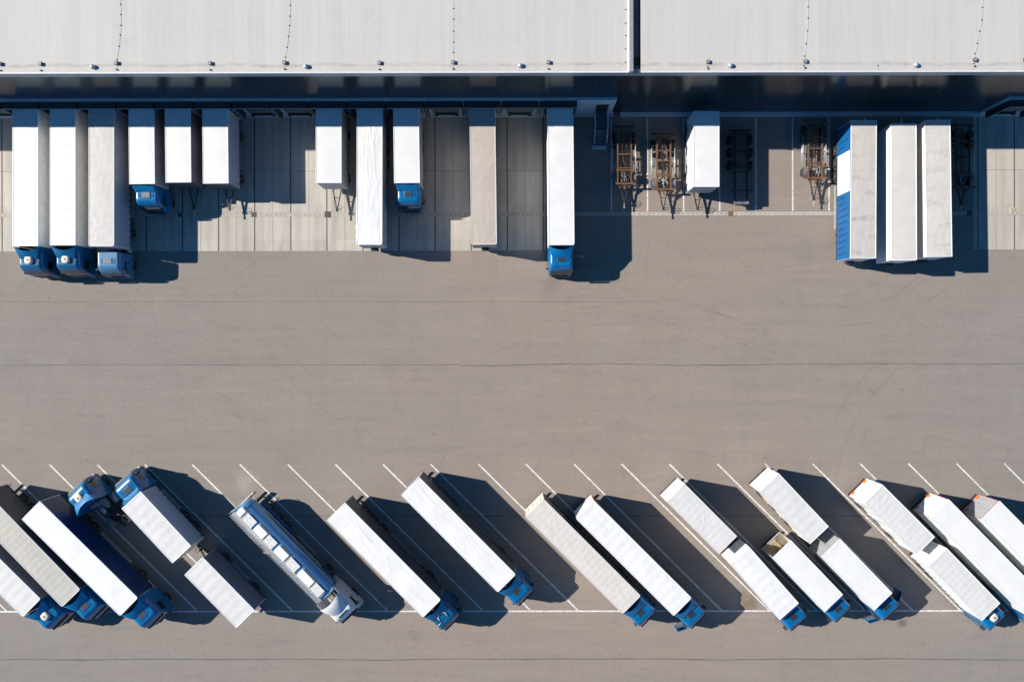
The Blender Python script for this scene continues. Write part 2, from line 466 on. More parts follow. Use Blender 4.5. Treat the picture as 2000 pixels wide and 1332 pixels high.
CACHE = {}
def cached(key, name, fn, mats, parent, loc=(0, 0, 0), rz=0.0, bevel=0.0):
    if key not in CACHE:
        if not isinstance(mats, (list, tuple)):
            mats = [mats]
        CACHE[key] = fn().mesh(name, mats, bevel)
    return link(name, CACHE[key], parent, loc, rz)

def thing(name, label, cat, loc, rz=0.0, group=None):
    o = bpy.data.objects.new(name, None)
    o.empty_display_size = 0.5
    C.objects.link(o)
    o.location = loc
    o.rotation_euler = (0, 0, rz)
    return tag(o, label, cat, group)

def tag(o, label, cat, group=None):
    o['label'] = label
    o['category'] = cat
    if group:
        o['group'] = group
    return o

def struct(name, mb, mats, bevel=0.0):
    o = obj(name, mb, mats, bevel=bevel)
    o['kind'] = 'structure'
    return o

# ================================================================= SETTING
g = MB()
g.add([(-1500, -1500, 0), (1500, -1500, 0), (1500, 1500, 0), (-1500, 1500, 0)], [(0, 1, 2, 3)])
struct('ground', g, M['asphalt'])

GX = 70.5 / F        # metres per photo pixel on the ground
YW = 23.5            # wall plane
YE = 23.2            # roof edge
ZR = 11.57           # roof height
APR_Y0 = at(1000, 489.5).y

def sheet(mb, x0, x1, y0, y1, z, m=0):
    mb.add([(x0, y0, z), (x1, y0, z), (x1, y1, z), (x0, y1, z)], [(0, 1, 2, 3)], m)

ap = MB()
xl1 = at(1066, 300).x
sheet(ap, -140, xl1, APR_Y0, YW, 0.004)
o = struct('concrete_apron', ap, M['concrete'])
ap = MB()
xr0 = at(1901, 300).x
sheet(ap, xr0, 140, APR_Y0, YW, 0.004)
o = struct('concrete_apron', ap, M['concrete'])

jt = MB()
JX = [at(4 + 70.47 * k, 330).x for k in range(-3, 16)]
for i, x in enumerate(JX):
    sheet(jt, x - 0.055, x + 0.055, APR_Y0, 23.1, 0.008)
    if i < len(JX) - 1:                                  # thin saw cut down the middle of each slab
        sheet(jt, x + 1.85, x + 1.872, APR_Y0, 23.1, 0.008)
for k in range(0, 3):
    x = at(1910 + 71 * k, 330).x
    sheet(jt, x - 0.055, x + 0.055, APR_Y0, 23.1, 0.008)
    sheet(jt, x + 1.85, x + 1.872, APR_Y0, 23.1, 0.008)
for a, b in ((-140, xl1), (xr0, 140)):
    y = at(1000, 334).y
    sheet(jt, a, b, y - 0.014, y + 0.014, 0.0095)
struct('apron_joints', jt, M['joint'])

# asphalt seams and cracks: wandering ribbons
def ribbon(mb, pts, w, z, m=0):
    P = [Vector((p[0], p[1], 0)) for p in pts]
    L, Rr = [], []
    for i, p in enumerate(P):
        d = (P[min(i + 1, len(P) - 1)] - P[max(i - 1, 0)]).normalized()
        nrm = Vector((-d.y, d.x, 0))
        ww = w(i) if callable(w) else w
        L.append((p + nrm * ww / 2).to_tuple()[:2] + (z,))
        Rr.append((p - nrm * ww / 2).to_tuple()[:2] + (z,))
    v = L + Rr
    n = len(P)
    mb.add(v, [(i, n + i, n + i + 1, i + 1) for i in range(n - 1)], m)

sm = MB()
def wobble_line(py, x0, x1, amp, w, seed, step=14):
    pts = []
    x = x0
    while x <= x1:
        dy = amp * (noise.noise(Vector((x * 0.006, seed, 0))) + 0.4 * noise.noise(Vector((x * 0.05, seed, 3))))
        p = at(x, py + dy)
        pts.append((p.x, p.y))
        x += step
    ribbon(sm, pts, lambda i: w * (0.6 + 0.9 * abs(noise.noise(Vector((i * 0.21, seed, 9))))), 0.004)
wobble_line(712.5, -80, 900, 1.2, 0.05, 1.3)
wobble_line(712, 900, 2080, 4.0, 0.065, 4.3)
wobble_line(1287, -80, 2080, 2.2, 0.085, 7.7)
wobble_line(1007.5, -80, 2080, 0.8, 0.055, 11.1)
wobble_line(589.5, -80, 1300, 1.0, 0.03, 14.9)
struct('asphalt_seams', sm, M['crack'])

tm = MB()
def arc_mark(cx, cy, r, a0, a1, w=0.28, pair=1.9, n=40, ry=None):
    ry = ry or r
    for off in (0, pair / GX):
        pts = []
        for i in range(n + 1):
            a = R(a0 + (a1 - a0) * i / n)
            p = at(cx + (r + off) * math.cos(a), cy - (ry + off) * math.sin(a))
            pts.append((p.x, p.y))
        ribbon(tm, pts, w, 0.0035 + 0.0002 * rnd.random())
arc_mark(1560, 260, 330, 285, 335)
arc_mark(1640, 300, 300, 270, 328, 0.22)
arc_mark(1240, 1290, 660, 62, 118, 0.22)
arc_mark(1200, 1150, 540, 55, 100, 0.25)
arc_mark(1960, 980, 330, 120, 190, 0.25)
arc_mark(900, 430, 420, 215, 300, 0.2)
for x0, y0, x1, y1 in ((1395, 922, 1526, 886), (360, 735, 470, 790), (290, 740, 500, 805), (1080, 840, 1040, 930), (870, 880, 850, 960), (1130, 560, 1330, 640), (300, 600, 306, 690), (1890, 860, 1930, 950), (1820, 800, 1800, 900)):
    a, b = at(x0, y0), at(x1, y1)
    ribbon(tm, [(a.x + (b.x - a.x) * t / 8, a.y + (b.y - a.y) * t / 8) for t in range(9)], 0.24, 0.0034)
struct('tyre_marks', tm, M['marks'])

# painted markings
pm = MB()
ST0 = [4, 97, 190, 283, 375.5, 468.5, 562, 655, 748, 841, 934.5, 1027, 1121, 1214, 1307, 1401, 1494, 1587, 1680, 1774, 1868, 1961, 2054]
for k, x in enumerate([-275.5, -182.5, -89] + ST0):
    a, b = at(x, 907.5 - 0.0014 * x), at(x + 289, 1193.5 - 0.001 * x)
    ribbon(pm, [(a.x, a.y), ((a.x + b.x) / 2, (a.y + b.y) / 2), (b.x, b.y)], 0.15, 0.0045)
a, b = at(-300, 1194.3), at(2300, 1192)
ribbon(pm, [(a.x, a.y), (0, (a.y + b.y) / 2), (b.x, b.y)], 0.15, 0.0055)
for x in (1194, 1264.5, 1335, 1405.5, 1476.5, 1548, 1619, 1690, 1761, 1832.5):
    p = at(x, 300).x
    sheet(pm, p - 0.07, p + 0.07, at(1000, 413.5).y, 22.95, 0.0045)
struct('road_markings', pm, M['paint'])

# slot drain across the yard, with gully covers
dr = thing('drain_channel', 'long slotted drain channel crossing the concrete and the asphalt bays', 'drain', (0, at(1000, 418.5).y, 0))
db = MB()
db.box(-140, 140, -0.2, 0.2, 0.002, 0.0125)
obj('channel_edge', db, M['drain'], dr)
sb = MB()
x = -70.0
while x < 70:
    sb.box(x, x + 0.34, -0.03, 0.03, 0.0135, 0.0155)
    x += 0.5
for yy in (-0.185, 0.185):
    sb.box(-140, 140, yy - 0.012, yy + 0.012, 0.0135, 0.0155)
obj('slot', sb, M['slot'], dr)
for px, w, mt, lab in ((352, 0.42, 'iron', 'dark gully cover on the concrete in front of the leftmost drawbar trailer'),
                       (496, 0.5, 'iron', 'dark gully cover in the slot drain beside the trailer shadow corner'),
                       (640, 0.62, 'iron', 'dark gully cover ahead of the box trailer with its drawbar in sunlight'),
                       (1427, 0.5, 'rusty', 'rusty square gully cover in the slot drain by the asphalt bays'),
                       (1893, 0.5, 'iron', 'dark gully cover in shadow right of the three parked semi-trailers')):
    p = at(px, 418.5 - 0.0019 * (px - 1000))
    b = MB()
    b.box(-w / 2, w / 2, -w / 2, w / 2, 0.012, 0.03)
    for i in range(5):
        yy = -w / 2 + w * (i + 0.7) / 5.4
        b.box(-w * 0.4, w * 0.4, yy - 0.02, yy + 0.02, 0.031, 0.034, 1)
    o = obj('gully_cover', b, [M[mt], M['slot']], loc=(p.x, dr.location.y, 0), bevel=0.004)
    tag(o, lab, 'drain cover', 'gully covers along the slot drain')

# ================================================================= WAREHOUSES
XG0, XG1, XG2 = at(1228, 70, ZR).x, at(1236, 70, ZR).x, at(1252, 70, ZR).x

def hall(x0, x1, label, drains, domes, lines, dock_spans):
    h = thing('warehouse', label, 'warehouse', ((x0 + x1) / 2, 50, 0))
    ox, oy = h.location.x, h.location.y
    def B(xa, xb, ya, yb, za, zb, mb=None, m=0):
        mb = mb or MB()
        mb.box(xa - ox, xb - ox, ya - oy, yb - oy, za, zb, m)
        return mb
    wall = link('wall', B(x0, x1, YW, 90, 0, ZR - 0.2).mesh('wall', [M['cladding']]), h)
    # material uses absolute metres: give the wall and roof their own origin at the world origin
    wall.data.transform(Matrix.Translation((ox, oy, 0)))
    wall.location = (-ox, -oy, 0)
    rf = MB()
    rf.box(x0, x1, YE + 0.02, 90.5, ZR - 0.18, ZR)
    roof = link('roof', rf.mesh('roof', [M['roofing']]), h, (-ox, -oy, 0))
    ed = MB()
    ed.box(x0, x1, YE - 0.1, YE + 0.018, ZR - 0.06, ZR + 0.05)
    link('roof_edge', ed.mesh('roof_edge', [M['white_edge']], 0.015), h, (-ox, -oy, 0))
    fa = MB()
    fa.box(x0, x1, YE - 0.03, YW - 0.003, ZR - 0.85, ZR - 0.182)
    fo = link('fascia', fa.mesh('fascia', [M['fascia']]), h, (-ox, -oy, 0))
    sc = MB()
    xx = x0 + 2.0
    while xx < x1:
        if -52 < xx < 52:
            sc.cyl((xx, YE - 0.045, ZR - 0.5), (xx, YE - 0.03, ZR - 0.5), 0.05, 8)
        xx += rnd.uniform(1.5, 6.5)
    link('bolt', sc.mesh('bolt', [M['white_edge']]), fo)
    pl = MB()
    pl.box(x0, x1, YW - 0.42, YW - 0.004, 0, 0.3)
    link('plinth', pl.mesh('plinth', [M['dock']], 0.02), h, (-ox, -oy, 0))
    for i, (px, py) in enumerate(drains):
        p = at(px, py, ZR)
        d = MB()
        d.box(-0.13, 0.13, -0.14, 0.14, 0, 0.16)
        d.box(-0.16, 0.13, -0.16, 0.16, 0.16, 0.185, 1)
        d.box(0.132, 0.17, -0.14, 0.14, 0.02, 0.16, 2)
        link('drain_box', d.mesh('drain_box', [M['iron'], M['cap'], M['slot']], 0.01), roof, (p.x, p.y, ZR))
        d = MB()
        d.cyl((0, 0, 0), (0, 0, 0.09), 0.07, 8)
        link('drain_peg', d.mesh('drain_peg', [M['iron']]), roof, (p.x, p.y - 0.55, ZR))
    for px, py in domes:
        p = at(px, py, ZR)
        d = MB()
        prof = [(0.2, 0.0), (0.2, 0.14), (0.17, 0.22), (0.1, 0.27), (0.02, 0.29)]
        d.loft([[(r * math.cos(2 * PI * i / 16), r * math.sin(2 * PI * i / 16), z) for i in range(16)] for r, z in prof])
        link('vent_dome', d.mesh('vent_dome', [M['alu']]), roof, (p.x, p.y, ZR))
    for pts in lines:
        d = MB()
        W = [at(px, py, ZR + 0.03) for px, py in pts]
        d.tube([tuple(w) for w in W], 0.008, 5, 1)
        for w in W[:-1]:
            d.cyl((w.x, w.y, ZR), (w.x, w.y, ZR + 0.045), 0.062, 8, 0, 0.045)
        link('lightning_conductor', d.mesh('lightning_conductor', [M['iron'], M['white_edge']]), roof)
    for xa, xb in dock_spans:
        b = B(xa, xb, YW - 0.25, YW - 0.003, 0.302, 4.5)
        link('dock_wall', b.mesh('dock_wall', [M['dock']]), h)
        b = B(xa, xb, YW - 0.29, YW - 0.004, 4.502, 4.56)
        link('dock_ledge', b.mesh('dock_ledge', [M['ledge']], 0.01), h)
    return h, roof, B

def dots(x0, pts_y, drift):
    return [(x0 + drift(y), y) for y in pts_y]

XD1 = at(1205, 195, 4.5).x
XD2 = at(1972, 193, 4.5).x
hl, roofl, Bl = hall(-140, XG1, 'long dark clad warehouse with pale roof and the row of loading docks', 
    [(1, 126), (80, 126), (228, 124.5), (411, 125), (556, 123.5), (741, 124), (885, 123), (1071, 123)],
    [(182, 132), (598, 131), (1016, 129.5)],
    [[(235, -12), (235, 9), (235.5, 29), (235.5, 50), (234.5, 69), (232, 91), (228, 117), (227, 136)],
     [(566, -10), (566.5, 11), (566, 32), (565, 50.5), (563, 71.5), (560, 93), (557, 112), (555, 134)],
     [(885.5, -6), (885.5, 17), (885.5, 38), (885.5, 61.5), (885.5, 83), (885.5, 103), (886, 136)],
     [(1222, -6), (1222, 19.5), (1222, 46), (1222, 69.5), (1222, 96), (1221.5, 122), (1221.5, 138)]],
    [(-140, XD1)])
hr, roofr, Br = hall(XG2, 140, 'dark clad warehouse with pale roof standing behind the container chassis bays',
    [(1382, 122), (1572, 121), (1903, 118), (2001, 118)],
    [(1426, 129.5), (1788, 128.5)],
    [[(1578.5, -8), (1578.5, 14), (1578.5, 36), (1577, 61), (1574.5, 86), (1571.5, 110), (1570, 129), (1570, 138)],
     [(1920, -8), (1919, 15), (1918, 40), (1913.5, 61.5), (1909, 85), (1904.5, 105), (1902, 125), (1902, 134)],
     [(1382, 118), (1382, 130), (1382, 138)], [(1715, 128), (1715, 138)]],
    [(XD2, 140)])
# coping beside the gap, gutter between the halls
mb = MB()
mb.box(XG0, XG1, YE - 0.1, 90, ZR + 0.002, ZR + 0.3)
o = obj('coping', mb, M['cap'], hl, (-hl.location.x, -hl.location.y, 0), bevel=0.02)
mb = MB()
mb.box(XG0 - 0.07, XG0 - 0.002, YE - 0.1, 90, ZR + 0.002, ZR + 0.22)
obj('coping_edge', mb, M['white_edge'], hl, (-hl.location.x, -hl.location.y, 0))
mb = MB()
mb.box(XG1 + 0.003, XG2 - 0.003, YE + 0.25, 90, ZR - 1.4, ZR - 0.75)
mb.box(XG1 + 0.003, XG2 - 0.003, YE + 0.9, YE + 1.5, ZR - 0.748, ZR - 0.6, 1)
obj('valley_gutter', mb, [M['gutter'], M['rubber']], hr, (-hr.location.x, -hr.location.y, 0))
mb = MB()
mb.box(XG1 + 0.003, XG2 - 0.003, YE - 0.03, YW - 0.006, ZR - 0.85, ZR - 0.182)
mb.box(XG1 + 0.003, XG2 - 0.003, YW, YW + 0.5, 0.302, ZR - 1.402, 1)
obj('gap_closure', mb, [M['fascia'], M['cladding']], hr, (-hr.location.x, -hr.location.y, 0))
# doorway beside the docks
YD = YW - 0.25
dx0, dx1 = at(1163, 214, 2.2).x, at(1187, 214, 2.2).x
mb = MB()
mb.box(dx0 - hl.location.x, dx1 - hl.location.x, YD - 0.03 - 50, YD - 0.002 - 50, 1.2, 3.25, 0)
mb.box(dx0 - 0.08 - hl.location.x, dx0 - hl.location.x, YD - 0.05 - 50, YD - 0.002 - 50, 1.2, 3.33, 1)
mb.box(dx1 - hl.location.x, dx1 + 0.08 - hl.location.x, YD - 0.05 - 50, YD - 0.002 - 50, 1.2, 3.33, 1)
obj('door', mb, [M['rubber'], M['ledge']], hl)

# dock shelters
YS0, YS1 = YD - 0.002, YD - 0.68
def shelter(xc, label, w=3.56):
    t = thing('dock_shelter', label, 'dock shelter', (xc, YD, 0), 0, 'dock shelters along the loading wall')
    hw = w / 2
    d = YS0 - YS1
    def hood():
        b = MB()
        b.add([(-hw, -0.002, 4.42), (hw, -0.002, 4.42), (hw, -d, 4.30), (-hw, -d, 4.30), (-hw, -0.002, 4.36), (hw, -0.002, 4.36), (hw, -d, 4.24), (-hw, -d, 4.24)],
              [(0, 1, 2, 3), (4, 7, 6, 5), (0, 4, 5, 1), (2, 6, 7, 3), (1, 5, 6, 2), (0, 3, 7, 4)])
        return b
    cached(('hood', w), 'hood', hood, M['rubber'], t)
    def frame():
        b = MB()
        b.box(-hw, hw, -d - 0.045, -d - 0.002, 4.27, 4.34)
        return b
    cached(('sframe', w), 'front_edge', frame, M['alu'], t)
    for s in (-1, 1):
        def side(s=s):
            b = MB()
            b.box(min(s * hw, s * (hw - 0.06)), max(s * hw, s * (hw - 0.06)), -d, -0.003, 0.95, 4.235)
            return b
        cached(('sside', w, s), 'side_panel', side, M['rubber'], t)
        def edge(s=s):
            b = MB()
            b.box(min(s * hw, s * (hw - 0.05)), max(s * hw, s * (hw - 0.05)), -d - 0.04, -d - 0.002, 0.95, 4.265)
            return b
        cached(('sedge', w, s), 'side_edge', edge, M['alu'], t)
        def buf(s=s):
            b = MB()
            xx = s * 1.05
            b.box(xx - 0.13, xx + 0.13, -0.33, -0.003, 0.75, 1.18)
            b.cyl((xx, -0.22, 1.18), (xx, -0.22, 1.205), 0.055, 10, 1)
            return b
        cached(('sbuf', s), 'bumper', buf, [M['rubber'], M['white_edge']], t, bevel=0.01)
    def curtain():
        b = MB()
        b.box(-hw + 0.07, hw - 0.07, -d + 0.06, -d + 0.09, 3.75, 4.22)
        return b
    cached(('scur', w), 'head_curtain', curtain, M['rubber'], t)
    def door():
        b = MB()
        b.box(-1.35, 1.35, -0.06, -0.003, 1.1, 4.1)
        for i in range(1, 6):
            b.box(-1.35, 1.35, -0.068, -0.061, 1.1 + 0.5 * i - 0.015, 1.1 + 0.5 * i + 0.015, 1)
        return b
    cached(('sdoor',), 'dock_door', door, [M['mud'], M['dsteel']], t)
    def lip():
        b = MB()
        b.box(-0.92, 0.92, -0.28, -0.062, 1.02, 1.12)
        return b
    cached(('slip',), 'leveller_lip', lip, M['dsteel'], t)
    return t
SH = ['dock shelter at the far left end of the loading wall, cut by the photo edge',
      'dock shelter over the rear of the leftmost white semi-trailer',
      'dock shelter over the second white semi-trailer from the left',
      'dock shelter over the beige ribbed semi-trailer with flat roofed tractor',
      'dock shelter over the rigid truck with blue cab beside the beige trailer',
      'dock shelter over the middle of the three short boxes on the left',
      'dock shelter over the short trailer with the slate blue side curtain',
      'empty dock shelter right of the short trailer with slate blue curtain',
      'empty dock shelter left of the single box trailer with sunlit drawbar',
      'dock shelter over the single box trailer with sunlit drawbar',
      'dock shelter over the wrinkled white semi-trailer without tractor',
      'dock shelter over the rigid truck parked alone in the middle',
      'empty dock shelter between the rigid truck and the tan trailer',
      'dock shelter over the tan semi-trailer without tractor',
      'empty dock shelter between the tan trailer and the white articulated truck',
      'dock shelter over the white articulated truck beside the metal staircase']
for i, lab in enumerate(SH):
    xa = -53.26 + 3.731 * i
    shelter(xa + 3.731 / 2, lab)
shelter(XD2 + 0.1 + 1.8, 'dock shelter above the pale concrete bay at the right photo edge')

# staircase
sx = (at(1161, 240, 1.2).x + at(1185.5, 240, 1.2).x) / 2
st = thing('metal_staircase', 'dark blue metal staircase leading down from the doorway beside the docks', 'staircase', (sx, YD, 0))
y1, y2 = at(1172, 250, 1.2).y - YD, at(1172, 284, 0.2).y - YD
mb = MB()
mb.box(-0.58, 0.58, y1, -0.035, 1.14, 1.2)
obj('landing', mb, M['bluesteel'], st)
N = 7
for i in range(N):
    yy = y1 + (y2 - y1) * (i + 0.5) / N
    zz = 1.2 - 1.05 * (i + 1) / (N + 0.3)
    mb = MB()
    mb.box(-0.56, 0.56, yy - 0.14, yy + 0.13, zz - 0.04, zz)
    mb.box(-0.56, 0.56, yy - 0.165, yy - 0.142, zz - 0.045, zz + 0.012, 1)
    obj('tread', mb, [M['bluesteel'], M['ledge']], st)
for s in (-1, 1):
    mb = MB()
    mb.bar((s * 0.6, -0.04, 1.12), (s * 0.6, y1, 1.12), 0.04, 0.18)
    mb.bar((s * 0.6, y1, 1.12), (s * 0.6, y2, 0.1), 0.04, 0.2)
    obj('stringer', mb, M['bluesteel'], st)
    mb = MB()
    mb.tube([(s * 0.64, -0.05, 2.2), (s * 0.64, y1, 2.2), (s * 0.64, y2, 1.2)], 0.03, 8)
    mb.tube([(s * 0.64, -0.05, 1.7), (s * 0.64, y1, 1.7), (s * 0.64, y2, 0.7)], 0.02, 8)
    for yy, zz in ((-0.06, 1.15), (y1 / 2, 1.15), (y1, 1.1), ((y1 + y2) / 2, 0.62), (y2, 0.1)):
        mb.cyl((s * 0.64, yy, zz), (s * 0.64, yy, zz + 1.08), 0.025, 8)
    obj('handrail', mb, M['ledge'], st)
mb = MB()
mb.box(-0.72, 0.72, y2 - 0.42, y2 + 0.05, 0.0, 0.12)
obj('foot_slab', mb, M['ledge'], st, bevel=0.015)

# ================================================================= VEHICLES
def wheel(parent, x, y, side, r=0.5, w=0.32, dual=False):
    """rim with a tyre round it; side -1 left, 1 right"""
    key = ('rim', side, r, w, dual)
    def rim():
        b = MB()
        o = side * w / 2
        b.lathe_x([(-o * 0.9, 0.01), (-o * 0.9, r * 0.56), (o * 0.9, r * 0.56), (o * 0.75, r * 0.48), (o * 0.35, r * 0.42), (o * 0.3, r * 0.2), (o * 0.9, r * 0.17), (o * 0.95, 0.01)], 0, 18)
        return b
    wh = cached(key, 'wheel', rim, M['rim'], parent, (x, y, r))
    def tyre():
        b = MB()
        for cx in ((0, -side * (w + 0.04)) if dual else (0,)):
            hw = w / 2
            b.lathe_x([(-hw * 0.9, r * 0.575), (-hw, r * 0.7), (-hw, r * 0.9), (-hw * 0.8, r * 0.99), (hw * 0.8, r * 0.99), (hw, r * 0.9), (hw, r * 0.7), (hw * 0.9, r * 0.575)], cx, 24)
        return b
    cached(('tyre', side, r, w, dual), 'tyre', tyre, M['tyre'], wh)
    return wh

def axle_pair(parent, y, r=0.5, w=0.36, x=1.03, dual=False):
    for s in (-1, 1):
        wheel(parent, s * x, y, s, r, w, dual)

def roof_mesh(L, W, z, kind, seed):
    """kind: flat, ribbed, hoops, wrinkled"""
    rr = random.Random(seed)
    folds = []
    if kind in ('wrinkled', 'hoops'):
        for _ in range(15 if kind == 'wrinkled' else 7):
            y0 = rr.uniform(-L / 2, L / 2)
            x0 = rr.uniform(-W * 0.4, W * 0.4)
            ang = rr.gauss(R(90), R(9)) if kind == 'wrinkled' else rr.gauss(R(65), R(30))
            folds.append((x0, y0, math.cos(ang), math.sin(ang), rr.uniform(1.0, 3.2) * (1 if kind == 'wrinkled' else 0.5), rr.uniform(0.010, 0.024) * (1 if kind == 'wrinkled' else 0.6), rr.uniform(0.035, 0.07)))
    nx, ny = (34, int(L / 0.075)) if kind != 'flat' else (12, int(L / 0.3))
    per = {'ribbed': 0.92, 'hoops': 0.6, 'wrinkled': 3.4, 'flat': 5}[kind]
    amp = {'ribbed': 0.011, 'hoops': 0.007, 'wrinkled': 0.016, 'flat': 0.003}[kind]
    def fn(u, v):
        x, y = (u - 0.5) * W, (v - 0.5) * L
        e = (1 - abs(2 * u - 1) ** 6) * (1 - abs(2 * v - 1) ** 40)
        ph = (y + L / 2) / per
        zz = -amp * (0.5 - 0.5 * math.cos(2 * PI * ph)) * e
        zz += 0.012 * noise.noise(Vector((x * 0.7, y * 0.5, seed))) * e
        if kind != 'flat':
            zz += 0.008 * noise.noise(Vector((x * 2.5, y * 1.3, seed + 5))) * e
        for x0, y0, c, s, ln, h, wd in folds:
            t = (x - x0) * c + (y - y0) * s
            if abs(t) < ln:
                d = -(x - x0) * s + (y - y0) * c + 0.05 * math.sin(t * 2.1 + x0 * 9)
                if abs(d) < 0.25:
                    zz += h * math.exp(-(d / wd) ** 2) * (1 - (t / ln) ** 2) * e
        # camber: slight crown
        zz += 0.02 * (1 - (2 * u - 1) ** 2)
        return (x, y, z + zz)
    b = MB()
    b.grid(fn, nx, ny)
    return b

def body(t, L, z0=1.12, z1=4.0, W=2.5, roof='r_white', kind='flat', side='whiteside', front='whiteside', rear='whiteside',
         straps=0.0, round_front=False, panel=None, open_rear=False, yc=0.0, seed=1, fold_doors=True, tape=None, lamps=None, rim=None, side_l=None, slack=False, reefer=False, conn=False):
    """box, curtain or tarpaulin superstructure, centred on yc"""
    hw, h = W / 2, L / 2
    rim = rim or 'white'
    # roof sheet
    b = roof_mesh(L - 0.10, W - 0.10, z1, kind, seed)
    ro = obj('roof', b, M[roof], t, (0, yc, 0))
    # edge rails round the roof
    b = MB()
    for s in (-1, 1):
        b.bar((s * (hw - 0.035), -h, z1 - 0.03), (s * (hw - 0.035), h - (0.18 if round_front else 0), z1 - 0.03), 0.075, 0.10)
    b.bar((-hw + 0.075, -h + 0.035, z1 - 0.028), (hw - 0.075, -h + 0.035, z1 - 0.028), 0.07, 0.10)
    if round_front:
        pts = []
        for i in range(7):
            a = PI / 2 * i / 6
            pts.append((hw - 0.035 - 0.16 + 0.16 * math.cos(a), h - 0.18 + 0.145 * math.sin(a)))
        P = [(-x, y) for x, y in pts] + [(x, y) for x, y in reversed(pts)]
        for p, q in zip(P, P[1:]):
            b.bar((*p, z1 - 0.03), (*q, z1 - 0.03), 0.08, 0.10)
    else:
        b.bar((-hw + 0.075, h - 0.035, z1 - 0.028), (hw - 0.075, h - 0.035, z1 - 0.028), 0.07, 0.10)
    obj('roof_rail', b, M[rim], t, (0, yc, 0), bevel=0.012)
    zt = z1 - 0.083
    # sides
    rs = random.Random(seed + 3)
    for s in (-1, 1):
        sk = side if s < 0 or side_l is None else side_l
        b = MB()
        ph = rs.uniform(0, 6)
        am = 0.018 if straps else 0.004
        if slack:
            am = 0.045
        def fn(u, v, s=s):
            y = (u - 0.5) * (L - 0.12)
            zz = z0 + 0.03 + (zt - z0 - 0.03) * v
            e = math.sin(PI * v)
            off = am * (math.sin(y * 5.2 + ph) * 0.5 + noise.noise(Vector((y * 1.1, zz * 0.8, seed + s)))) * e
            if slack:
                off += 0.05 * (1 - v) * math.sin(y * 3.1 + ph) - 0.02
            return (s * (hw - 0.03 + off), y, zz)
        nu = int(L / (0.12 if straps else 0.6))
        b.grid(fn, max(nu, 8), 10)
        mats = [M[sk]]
        if straps:
            y = -h + 0.35
            while y < h - 0.2:
                b.box(min(s * (hw + 0.0), s * (hw + 0.022)), max(s * (hw + 0.0), s * (hw + 0.022)), y - 0.025, y + 0.025, z0 - 0.14, z0 + 0.42, 1)
                b.box(min(s * (hw + 0.023), s * (hw + 0.05)), max(s * (hw + 0.023), s * (hw + 0.05)), y - 0.05, y + 0.05, z0 + 0.02, z0 + 0.16, 1)
                y += straps
            mats.append(M['strap'])
        nm = 'side_curtain' if straps else 'side_wall'
        so = obj(nm, b, mats, t, (0, yc, 0))
        if panel and s > 0:
            b = MB()
            ya, yb, pm_ = panel
            def fp(u, v):
                x, y, zz = fn(0.5 + (ya + (yb - ya) * u) / (L - 0.12), 0.05 + 0.9 * v)
                return (x + 0.035, y, zz)
            b.grid(fp, 12, 6)
            obj('white_panel', b, M[pm_], so)
        if panel and s > 0:
            b = MB()
            y = -h + 0.45
            while y < h:
                if not (panel[0] - 0.1 < y < panel[1] + 0.1):
                    b.bar((hw + 0.03, y, z0 + 0.3), (hw + 0.03, y - 0.1, zt - 0.25 - rs.uniform(0, 1.2)), 0.02, 0.03)
                y += 0.62
            obj('lashing_strap', b, M['navy'], so)
    # front wall
    b = MB()
    fi = h - (0.04 if not round_front else 0.05)
    b.box(-hw + 0.03, hw - 0.03, fi - 0.06, fi, z0, zt)
    obj('front_wall', b, M[front], t, (0, yc, 0), bevel=0.02)
    if conn:
        b = MB()
        b.box(-0.36, 0.36, h - 0.03, h + 0.22, z0 - 0.12, z0 + 0.42)
        b.box(-0.3, 0.3, h + 0.221, h + 0.235, z0 - 0.05, z0 + 0.3, 1)
        obj('coupling_box', b, [M['dsteel'], M['iron']], t, (0, yc, 0), bevel=0.02)
    # floor edge
    b = MB()
    b.box(-hw + 0.02, hw - 0.02, -h + 0.02, h - 0.1, z0 - 0.14, z0 - 0.002)
    obj('load_floor', b, M['floor'] if open_rear else M['dsteel'], t, (0, yc, 0))
    # rear
    if not open_rear:
        for s in (-1, 1):
            b = MB()
            b.box(min(s * 0.012, s * (hw - 0.09)), max(s * 0.012, s * (hw - 0.09)), -h + 0.02, -h + 0.06, z0 + 0.06, zt - 0.03)
            d = obj('rear_door', b, M[rear], t, (0, yc, 0), bevel=0.008)
            b = MB()
            for xx in (0.25, 0.85):
                b.cyl((s * xx, -h + 0.012, z0 + 0.1), (s * xx, -h + 0.012, zt - 0.06), 0.012, 6)
                b.box(s * xx - 0.05, s * xx + 0.05, -h - 0.012, -h + 0.0, z0 + 0.9, z0 + 0.95)
            obj('locking_bar', b, M['steel'], d)
    b = MB()
    for s in (-1, 1):
        b.box(min(s * hw, s * (hw - 0.085)), max(s * hw, s * (hw - 0.085)), -h - 0.002, -h + 0.075, z0 - 0.1, zt)
    b.box(-hw + 0.086, hw - 0.086, -h - 0.002, -h + 0.075, z0 - 0.1, z0 + 0.055)
    b.box(-hw + 0.086, hw - 0.086, -h - 0.002, -h + 0.075, zt - 0.028, zt)
    rfm = obj('rear_frame', b, M[rear if rear != 'dark' else 'white'], t, (0, yc, 0), bevel=0.006)
    if tape:
        b = MB()
        for s in (-1, 1):
            b.box(min(s * (hw - 0.01), s * (hw - 0.06)), max(s * (hw - 0.01), s * (hw - 0.06)), -h - 0.012, -h - 0.004, z0 + 0.05, zt - 0.06)
        b.box(-hw + 0.065, hw - 0.065, -h - 0.012, -h - 0.004, zt - 0.10, zt - 0.055)
        b.box(-hw + 0.065, hw - 0.065, -h - 0.012, -h - 0.004, z0 - 0.05, z0 - 0.005)
        obj('contour_tape', b, M['red'], t, (0, yc, 0))
